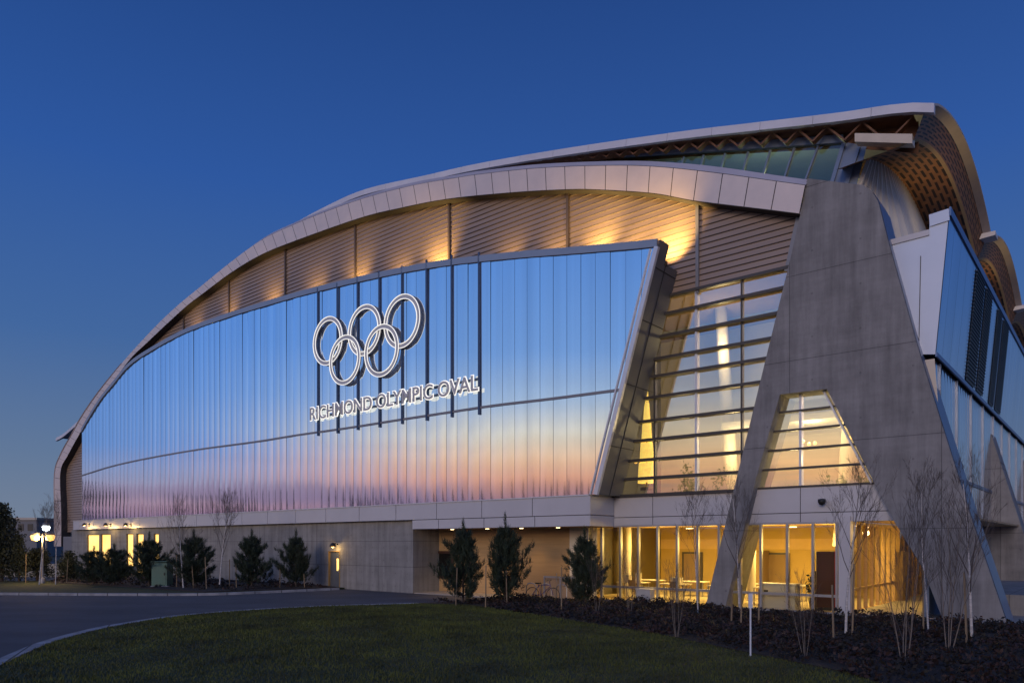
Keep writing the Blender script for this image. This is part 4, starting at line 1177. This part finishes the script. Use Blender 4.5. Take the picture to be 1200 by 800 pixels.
# ================================================================== SMALL THINGS
def wall_lamp(x, y, b, label, e, cat='wall lamp', group=None, warm=WARM):
    a, z = L(x, y, b); r = tag(empty('wall_lamp', W(a, b, z), ROT), label, cat, group)
    k = MB(); k.box(-.12,.12,.34,.42,-.12,.2); k.bar((0,.36,.12),(0,-.05,.2), .05,.05,0,(1,0,0)); k.build('arm', M['black'], r)
    k = MB(); k.lathe([(.05,.24),(.16,.12),(.2,.0),(.19,0),(.15,.1)], (0,-.1,0), 14); k.build('shade', M['black'], r)
    k = MB(); k.lathe([(0,-.08),(.09,-.05),(.11,.02),(.06,.08)], (0,-.1,0), 12); k.build('bulb', M['lamp_glow'], r)
    lamp('lamp_light', 'POINT', (0,-.1,-.16), e, warm, r, shadow_soft_size=.08)
for x, lab in ((100,'black wall lamp on the pale ledge at the curtain wall\'s left end'),(125,'middle of the three black wall lamps on the pale ledge'),(148.5,'black wall lamp on the pale ledge nearest the pines, right of its two neighbours')):
    wall_lamp(x, 615.5, BC-.42, lab, 55, group='wall lamps on the ledge')
wall_lamp(391.5, 640, bW-.3, 'small warm lamp over the grey door in the concrete wall', 26)
# security camera
a, z = L(963,587,-.35); r = tag(empty('security_camera', W(a,-.35,z), ROT), 'small black dome camera on the white band between the concrete legs', 'security camera')
k = MB(); k.box(-.05,.05,.0,.3,.02,.1); k.build('bracket', M['black'], r)
k = MB(); k.lathe([(0,-.16),(.1,-.12),(.14,-.02),(.14,.08),(0,.1)], (0,0,0)); k.build('dome', M['black'], r)
# green cabinet
p, h = px_h(190,687.5,659,.1); r = tag(empty('utility_cabinet', p, .12), 'green steel utility cabinet standing on the far grass strip', 'utility cabinet')
w = 17*p[1]/F
k = MB(); k.hexa([(-w/2,-.5,.1),(w/2,-.5,.1),(w/2,.6,.1),(-w/2,.6,.1),(-w/2,-.5,h),(w/2,-.5,h),(w/2,.6,h+.06),(-w/2,.6,h+.06)]); k.box(-w/2-.04,w/2+.04,-.54,.62,h+.06,h+.1); k.build('body', M['green_box'], r)
k = MB(); k.box(-w/2-.1,w/2+.1,-.6,.7,-.1,.1); k.build('base', M['kerb'], r)
k = MB(); k.box(-w/2+.06,w/2-.06,-.52,-.503,.2,h-.08); d = k.build('door', M['green_box'], r)
k = MB(); k.box(w/2-.16,w/2-.12,-.56,-.52,h*.5,h*.5+.16); k.build('handle', M['black'], d)
# street lamps far left
def street_lamp(x, yb, yt, lab, m, e, col, heads=2):
    p, h = px_h(x, yb, yt); r = tag(empty('street_lamp', p), lab, 'street lamp', 'street lamps at far left')
    k = MB(); k.tube([(0,0,0),(0,0,h-.2)], [.07,.05], 8); k.lathe([(.14,0),(.14,.3),(.07,.4)], (0,0,0)); 
    if heads == 2: k.bar((-.55,0,h-.35),(.55,0,h-.35), .05,.05)
    k.build('pole', M['grey_frame'], r)
    for s in ((-.5,.5) if heads == 2 else (0,)):
        k = MB(); k.lathe([(0,.25),(.24,.2),(.28,.02),(.2,-.02)], (s,0,h-.25)); hd = k.build('lamp_head', M['grey_frame'], r)
        k = MB(); k.lathe([(0,-.42),(.22,-.36),(.30,-.1),(.2,.06)], (s,0,h-.25)); k.build('lamp_glass', m, hd)
    lamp('lamp_light', 'POINT', (0,-.1,h-.6), e, col, r, shadow_soft_size=.25)
street_lamp(50,683,622,'double-headed street lamp with bright amber light at far left', M['lamp_glow'], 420, WARM)
street_lamp(54,676,612,'taller street lamp with small cool white light behind the amber one', M['lamp_white'], 60, (.85,.95,1), 1)
# far low wall, building, hill, dark trees
k = MB(); p0, p1 = G(-60,677), G(102,678.5)
k.bar((p0[0],p0[1]+3,.55),(p1[0],p1[1]+3,.55), .3, 1.1, 0, (0,0,1)); tag(k.build('garden_wall', M['paving']), 'long low stone wall lit amber behind the left planting', 'wall')
D_ = 150.0
def far_pt(px, py, D): return ((px-CX)/F*D, D, EYE+(CY-py)/F*D)
r = tag(empty('far_building', (*far_pt(30,0,D_)[:2], 0)), 'plain grey distant block left of the arena', 'building')
x0 = far_pt(17,610,D_)[0]-r.location.x; x1 = far_pt(43,610,D_)[0]-r.location.x; zt = far_pt(17,609,D_)[2]
k = MB(); k.box(x0,x1,0,14,0,zt); k.build('wall', M['far_wall'], r)
k = MB(); k.box(x0-.2,x1+.2,-.3,14.2,zt,zt+.5); k.build('roof', M['grey_frame'], r)
for i in range(2):
    k = MB(); k.box(x0+.8+i*1.9,x0+1.9+i*1.9,-.05,.1,zt-2.2,zt-.8); k.build('window', M['black'], r)
k = MB(); pts = [(-1100,8),(-800,30),(-640,55),(-560,46),(-470,34),(-380,30),(-300,12),(-100,6),(300,4),(1100,3)]
c = catmull(pts, 8)
k.grid([[(x_,1150,-2) for x_,z_ in c],[(x_,1200,max(z_,1)) for x_,z_ in c],[(x_,1330,-2) for x_,z_ in c]], 0, True); struct('hill', k, M['hill'])
def leafy(h, r, seed, n=5200, leaf=.13):
    rg = np.random.default_rng(seed); Q = []
    ncl = 46
    cs = []
    for i in range(ncl):
        t = rg.uniform(.12,1); rad = r*(1-t)**.55*rg.uniform(.3,1); th = rg.uniform(0,6.28)
        cs.append((rad*math.cos(th), rad*math.sin(th), h*t*.95))
    cs = np.array(cs); idx = rg.integers(0,ncl,n)
    c = cs[idx]+rg.normal(0,.22*r*.8,(n,3))
    c[:,2] = np.clip(c[:,2], .1, h*1.03)
    u = rg.normal(0,1,(n,3)); u /= np.linalg.norm(u,axis=1)[:,None]; v = np.cross(u, rg.normal(0,1,(n,3))); v /= np.linalg.norm(v,axis=1)[:,None]
    s = leaf*rg.uniform(.5,1.4,n)[:,None]
    return np.stack([c-u*s, c+v*s*.6, c+u*s, c-v*s*.6],1)
def make_ever(name, h, r, seed, **kw):
    root = empty(name, (0,0,0)); me = raw_tris('crown', leafy(h,r,seed,**kw), M['dark_leaf'], None, True)
    c = bpy.data.objects.new('crown', me); COL.objects.link(c); c.parent = root
    k = MB(); k.tube([(0,0,-.1),(.05,0,h*.4),(0,0,h*.8)], [.03*h,.02*h,.01*h], 7); k.build('trunk', M['bark'], root); return root
ever = [make_ever('evergreen_tree', 6, 2.2, 3), make_ever('evergreen_tree', 5, 2.0, 8)]
for n_, (x_, yb, yt, v, lab, w) in enumerate([(2,681,592,0,'tallest dark evergreen at the left edge of the picture',.75),(22,681,628,1,'rounded dark evergreen right of the tallest one at the left edge',.75),(-22,681,605,1,'dark evergreen cut off by the left edge',.8),(44,680,643,0,'low dark evergreen below the amber street lamp',1.6),(80,680,646,1,'low dark evergreen before the foot of the fascia',1.1)]):
    p, h = px_h(x_, yb, yt); place(ever, v, p, h, (6,5)[v], lab, 'dark evergreens at far left', 'tree', n_*1.1, w)

# bicycle and rack by the entrance
k = MB()
p = G(640,703.5,.06); ax = math.atan2(B[1], B[0])+.2
r = tag(empty('bike_rack', p, ROT), 'low steel hoop rack outside the timber entrance', 'bike rack')
for i in range(3):
    k = MB(); x_ = -.9+i*.9
    k.tube([(x_-.3,0,0),(x_-.3,0,.65),(x_-.2,0,.78),(x_,0,.82),(x_+.2,0,.78),(x_+.3,0,.65),(x_+.3,0,0)], .025, 7); k.build('hoop', M['steel'], r)
p = G(636,705,.06)
r = tag(empty('bicycle', p, ROT+.25), 'dark purple bicycle parked at the rack between the entrance pines', 'bicycle')
for x_ in (-.52,.52):
    k = MB(); n = 28
    k.tube([(x_+.33*math.cos(2*math.pi*j/n),0,.34+.33*math.sin(2*math.pi*j/n)) for j in range(n+1)], .018, 6)
    wl = k.build('wheel', M['black'], r)
    k = MB()
    for j in range(10): k.tube([(x_,0,.34),(x_+.32*math.cos(.628*j),0,.34+.32*math.sin(.628*j))], .003, 3)
    k.build('spokes', M['steel'], wl)
k = MB()
for a_, b_ in (((-.52,.34),(-.1,.32)),((-.1,.32),(-.22,.82)),((-.22,.78),(.36,.8)),((-.1,.32),(.38,.74)),((-.52,.34),(-.2,.76)),((.52,.34),(.34,.98))): k.tube([(a_[0],0,a_[1]),(b_[0],0,b_[1])], .018, 7)
k.build('frame', M['purple'], r)
k = MB(); k.box(-.36,-.1,-.07,.07,.84,.9); k.build('saddle', M['black'], r)
k = MB(); k.tube([(.28,-.28,1.0),(.36,-.2,1.02),(.34,0,1.0),(.36,.2,1.02),(.28,.28,1.0)], .014, 6); k.build('handlebar', M['black'], r)

# furniture seen behind the glazing
def table(a, b, lab):
    r = tag(empty('table', W(a,b,.12), ROT), lab, 'table', 'tables behind the ground-floor glazing')
    k = MB(); k.box(-.75,.75,-.4,.4,.71,.75); k.build('tabletop', M['plaster'], r)
    for sx_ in (-.68,.68):
        for sy in (-.33,.33):
            k = MB(); k.box(sx_-.025,sx_+.025,sy-.025,sy+.025,0,.71); k.build('leg', M['steel'], r)
    return r
def chair(a, b, rz, lab):
    r = tag(empty('chair', W(a,b,.12), ROT+rz), lab, 'chair', 'chairs behind the ground-floor glazing')
    k = MB(); k.box(-.21,.21,-.21,.21,.43,.47); k.build('seat', M['brown_wall'], r)
    k = MB(); k.hexa([(-.2,.19,.55),(.2,.19,.55),(.2,.22,.55),(-.2,.22,.55),(-.19,.25,.9),(.19,.25,.9),(.19,.28,.9),(-.19,.28,.9)]); k.build('backrest', M['brown_wall'], r)
    for sx_ in (-.19,.19):
        for sy in (-.18,.19):
            k = MB(); k.box(sx_-.015,sx_+.015,sy-.015,sy+.015,0,.56 if sy > 0 else .43); k.build('leg', M['steel'], r)
names = ['second','third','fourth','fifth']
for i, x_ in enumerate((742, 790, 850, 905)):
    a = L(x_,690,2.4)[0]
    where = ('before the second glazing bay','before the brown wall block','behind the left concrete leg','behind the grey counter')[i]
    table(a, 2.4, 'white-topped table inside the glazing '+where)
    chair(a-.5, 3.1, math.pi*0, 'brown chair on the far left of the table '+where); chair(a+.45, 1.75, math.pi, 'brown chair on the near right of the table '+where)
for i, x_ in enumerate((762, 812, 872, 925)):
    a = L(x_,686,5.0)[0]
    where = ('left of the brown wall block','just left of the left concrete leg','in the gap right of the left concrete leg','behind the counter and potted plant')[i]
    table(a, 5.0, 'white-topped back-row table inside, '+where)
    chair(a-.45, 4.3, math.pi, 'brown chair before the back-row table '+where)
a = L(905,695,.7)[0]; r = tag(empty('counter', W(a+.1,.8,.12), ROT), 'light grey counter inside the glazing right of the left concrete leg', 'counter')
k = MB(); k.box(-.55,.9,-.3,.3,0,.98); k.build('body', M['grey_box'], r); k = MB(); k.box(-.6,.95,-.35,.35,.98,1.03); k.build('worktop', M['white_metal'], r)
k = MB(); k.box(-.38,-.2,-.31,-.303,.55,.75); k.build('socket_plate', M['black'], r)
a = L(967,680,1.2)[0]; r = tag(empty('display_panel', W(a,1.2,.12), ROT+.5), 'tall dark red display panel inside the glazing by the corner column', 'display panel')
k = MB(); k.box(-.34,.34,-.05,.05,.1,2.35); k.build('board', M['red'], r); k = MB(); k.box(.34,.42,-.06,.06,.1,2.35); k.build('side_trim', mat('bright_red_edge', (.35,.02,.02), .5), r); k = MB(); k.box(-.5,.5,-.25,.25,0,.1); k.build('base', M['black'], r)
p = G(757,709.5,.12); k = MB(); a = L(757,700,-.35)[0]
r = tag(empty('bench_box', W(a,-.42,.1), ROT), 'grey box against the glazing between two mullions', 'box')
k = MB(); k.box(-.36,.36,-.2,.2,0,.62); k.build('body', M['grey_box'], r); k = MB(); k.box(-.38,.38,-.22,.22,.62,.66); k.build('lid', M['white_metal'], r)

def small(name, a, b, z, lab, cat, group=None): return tag(empty(name, W(a,b,z), ROT), lab, cat, group)
for i, (x_, w_, h_, lab) in enumerate(((735,.35,.3,'pale box on the table before the second glazing bay'),(748,.2,.42,'taller pale box beside the first one on the leftmost table'),(793,.5,.25,'low pale box on the table before the brown wall block'),(852,.3,.36,'pale box on the table half hidden by the left concrete leg'))):
    r = small('storage_box', L(x_,690,2.4)[0], 2.4, .12+.75, lab, 'box', 'boxes on the tables inside')
    k = MB(); k.box(-w_/2,w_/2,-.15,.15,0,h_); k.build('body', M['plaster'], r); k = MB(); k.box(-w_/2-.01,w_/2+.01,-.16,.16,h_,h_+.04); k.build('lid', M['grey_box'], r)
a = L(955,690,1.6)[0]; r = small('potted_plant', a, 1.6, .12, 'leafy plant in a dark pot inside the glazing left of the dark red panel', 'plant')
k = MB(); k.lathe([(0,0),(.2,0),(.27,.45),(.22,.45),(.2,.4),(0,.4)], (0,0,0)); k.build('pot', M['dark_frame'], r)
me = raw_tris('leaves', leafy(1.1,.42,5,500,.07)+np.array([0,0,.4]), M['dark_leaf'], None, True); o = bpy.data.objects.new('leaves', me); COL.objects.link(o); o.parent = r
# distant wood beyond the road on the left (seen mirrored in the curtain wall)
rg = np.random.default_rng(77); Q = []
for i in range(95):
    th = math.radians(rg.uniform(120, 245)); Rd = rg.uniform(115,170)
    x_, y_ = Rd*math.cos(th), Rd*math.sin(th)
    if y_ > 95 or x_ > -40: continue
    h = rg.uniform(8,15)*(1.55 if th > 3.1 else .95)
    V = leafy(h, h*.20, 1000+i, 420, .42); V = V+np.array([x_,y_,0]); Q.append(V)
for i in range(70):     # lower undergrowth between the trees
    th = math.radians(rg.uniform(120, 245)); Rd = rg.uniform(150,180); x_, y_ = Rd*math.cos(th), Rd*math.sin(th)
    if y_ > 95 or x_ > -40: continue
    V = leafy(6, 4.5, 3000+i, 300, .5); V = V+np.array([x_,y_,0]); Q.append(V)
me = raw_tris('treeline', np.concatenate(Q), M['dark_leaf'], None, True); o = bpy.data.objects.new('treeline', me); COL.objects.link(o); tag(o, 'far-off dark wood mirrored along the foot of the curtain wall', 'wood', kind='stuff')

# ================================================================== WORLD, SUN, CAMERA
w = bpy.data.worlds.new('World'); S.world = w; w.use_nodes = True
nt = w.node_tree; N = nt.nodes; bg = N['Background']
SUNAZ = math.atan2(-.90, -.44)          # direction (in plan) towards the sunset
sky = N.new('ShaderNodeTexSky'); sky.sky_type = 'NISHITA'; sky.sun_disc = False
sky.sun_elevation = math.radians(1.0); sky.sun_rotation = math.pi/2-SUNAZ
tc = N.new('ShaderNodeTexCoord'); sp = N.new('ShaderNodeSeparateXYZ'); nt.links.new(tc.outputs['Generated'], sp.inputs[0])
el = math_node(nt, 'MULTIPLY', math_node(nt, 'ARCSINE', sp.outputs[2]), 180/math.pi/90.0)
def ramp(stops):
    r = N.new('ShaderNodeValToRGB'); e = r.color_ramp.elements
    for i, (deg, c) in enumerate(stops):
        q = e[i] if i < 2 else e.new(deg/90.0)
        q.position = deg/90.0; q.color = (*c, 1)
    nt.links.new(el, r.inputs[0]); return r.outputs[0]
west = ramp([(0,(.16,.13,.26)),(90,(.025,.075,.30)),(2.2,(.22,.145,.26)),(3.6,(.42,.21,.26)),(4.9,(.88,.38,.23)),(6.3,(1.02,.60,.36)),(8.3,(.86,.77,.62)),(10.8,(.42,.55,.75)),(14.5,(.18,.36,.74)),(23,(.095,.265,.70)),(45,(.05,.14,.50))])
north = ramp([(0,(.12,.13,.30)),(90,(.018,.05,.21)),(1.2,(.16,.14,.33)),(2.3,(.46,.25,.34)),(3.2,(.52,.34,.42)),(4.5,(.34,.38,.60)),(6.8,(.15,.33,.76)),(22,(.065,.25,.76)),(45,(.03,.11,.42))])
east = ramp([(0,(.17,.22,.30)),(90,(.010,.034,.15)),(6,(.105,.175,.31)),(14,(.046,.126,.335)),(25,(.021,.088,.335)),(37,(.012,.055,.23)),(50,(.010,.045,.185))])
hl = math_node(nt, 'SQRT', math_node(nt, 'ADD', math_node(nt, 'MULTIPLY', sp.outputs[0], sp.outputs[0]), math_node(nt, 'ADD', math_node(nt, 'MULTIPLY', sp.outputs[1], sp.outputs[1]), 1e-5)))
dt = math_node(nt, 'DIVIDE', math_node(nt, 'ADD', math_node(nt, 'MULTIPLY', sp.outputs[0], math.cos(SUNAZ)), math_node(nt, 'MULTIPLY', sp.outputs[1], math.sin(SUNAZ))), hl)
def sstep(v, a, b):
    n = N.new('ShaderNodeMapRange'); n.interpolation_type = 'SMOOTHSTEP'; n.inputs[1].default_value = a; n.inputs[2].default_value = b; nt.links.new(v, n.inputs[0]); return n.outputs[0]
def mixc(f, a, b, mode='MIX'):
    n = N.new('ShaderNodeMix'); n.data_type = 'RGBA'; n.blend_type = mode
    (nt.links.new(f, n.inputs[0]) if not isinstance(f, (int,float)) else setattr(n.inputs[0], 'default_value', f))
    nt.links.new(a, n.inputs[6]); nt.links.new(b, n.inputs[7]); return n.outputs[2]
c1 = mixc(sstep(dt, -.28, .28), east, north); wf = sstep(dt, .12, .66); c2 = mixc(wf, c1, west)
# thin streaks of cloud low in the west
mp = N.new('ShaderNodeMapping'); mp.inputs['Scale'].default_value = (3,3,60); nt.links.new(tc.outputs['Generated'], mp.inputs[0])
cn = N.new('ShaderNodeTexNoise'); cn.inputs['Scale'].default_value = 1.2; cn.inputs['Detail'].default_value = 5; nt.links.new(mp.outputs[0], cn.inputs['Vector'])
n_ = N.new('ShaderNodeMapRange'); n_.inputs[1].default_value = .35; n_.inputs[2].default_value = .65; n_.inputs[3].default_value = .86; n_.inputs[4].default_value = 1.1; nt.links.new(cn.outputs[0], n_.inputs[0])
cm = N.new('ShaderNodeMix'); cm.data_type = 'RGBA'; cm.blend_type = 'MULTIPLY'; nt.links.new(math_node(nt, 'MULTIPLY', wf, sstep(sp.outputs[2], .30, .10)), cm.inputs[0]); nt.links.new(c2, cm.inputs[6]); nt.links.new(n_.outputs[0], cm.inputs[7])
m2 = N.new('ShaderNodeMapping'); m2.inputs['Scale'].default_value = (2.2,2.2,26); nt.links.new(tc.outputs['Generated'], m2.inputs[0])
c3 = N.new('ShaderNodeTexNoise'); c3.inputs['Scale'].default_value = 1.7; c3.inputs['Detail'].default_value = 6; c3.inputs['Roughness'].default_value = .55; nt.links.new(m2.outputs[0], c3.inputs['Vector'])
bank = math_node(nt, 'MULTIPLY', sstep(c3.outputs[0], .44, .60), math_node(nt, 'MULTIPLY', sstep(sp.outputs[2], .125, .05), sstep(dt, -.1, .3)))
dusk = N.new('ShaderNodeRGB'); dusk.outputs[0].default_value = (.24,.18,.32,1)
cl2 = mixc(math_node(nt, 'MULTIPLY', bank, .85), cm.outputs[2], dusk.outputs[0])
sk2 = N.new('ShaderNodeVectorMath'); sk2.operation = 'SCALE'; sk2.inputs['Scale'].default_value = .012; nt.links.new(sky.outputs[0], sk2.inputs[0])
ad = N.new('ShaderNodeVectorMath'); ad.operation = 'ADD'; nt.links.new(cl2, ad.inputs[0]); nt.links.new(sk2.outputs[0], ad.inputs[1])
nt.links.new(ad.outputs[0], bg.inputs[0]); bg.inputs[1].default_value = 1.0

sun = bpy.data.lights.new('sun', 'SUN'); sun.energy = .9; sun.angle = math.radians(20); sun.color = (1, .78, .66)
so_ = bpy.data.objects.new('sun', sun); COL.objects.link(so_)
sd_ = Vector((math.cos(SUNAZ)*math.cos(math.radians(12)), math.sin(SUNAZ)*math.cos(math.radians(12)), math.sin(math.radians(12))))
so_.rotation_euler = sd_.to_track_quat('Z', 'Y').to_euler()

cam = bpy.data.cameras.new('camera'); co = bpy.data.objects.new('camera', cam); COL.objects.link(co)
co.location = (0,0,EYE); co.rotation_euler = (math.pi/2, 0, 0)
cam.sensor_width = 36; cam.lens = 36*F/1200; cam.shift_y = (CY-400)/1200; cam.clip_end = 4000
S.camera = co
S.view_settings.view_transform = 'Standard'; S.view_settings.look = 'None'; S.view_settings.exposure = 0; S.view_settings.gamma = 1
S.cycles.use_denoising = True
S.cycles.max_bounces = 8; S.cycles.transparent_max_bounces = 16; S.cycles.glossy_bounces = 4; S.cycles.diffuse_bounces = 3
S.cycles.sample_clamp_indirect = 4
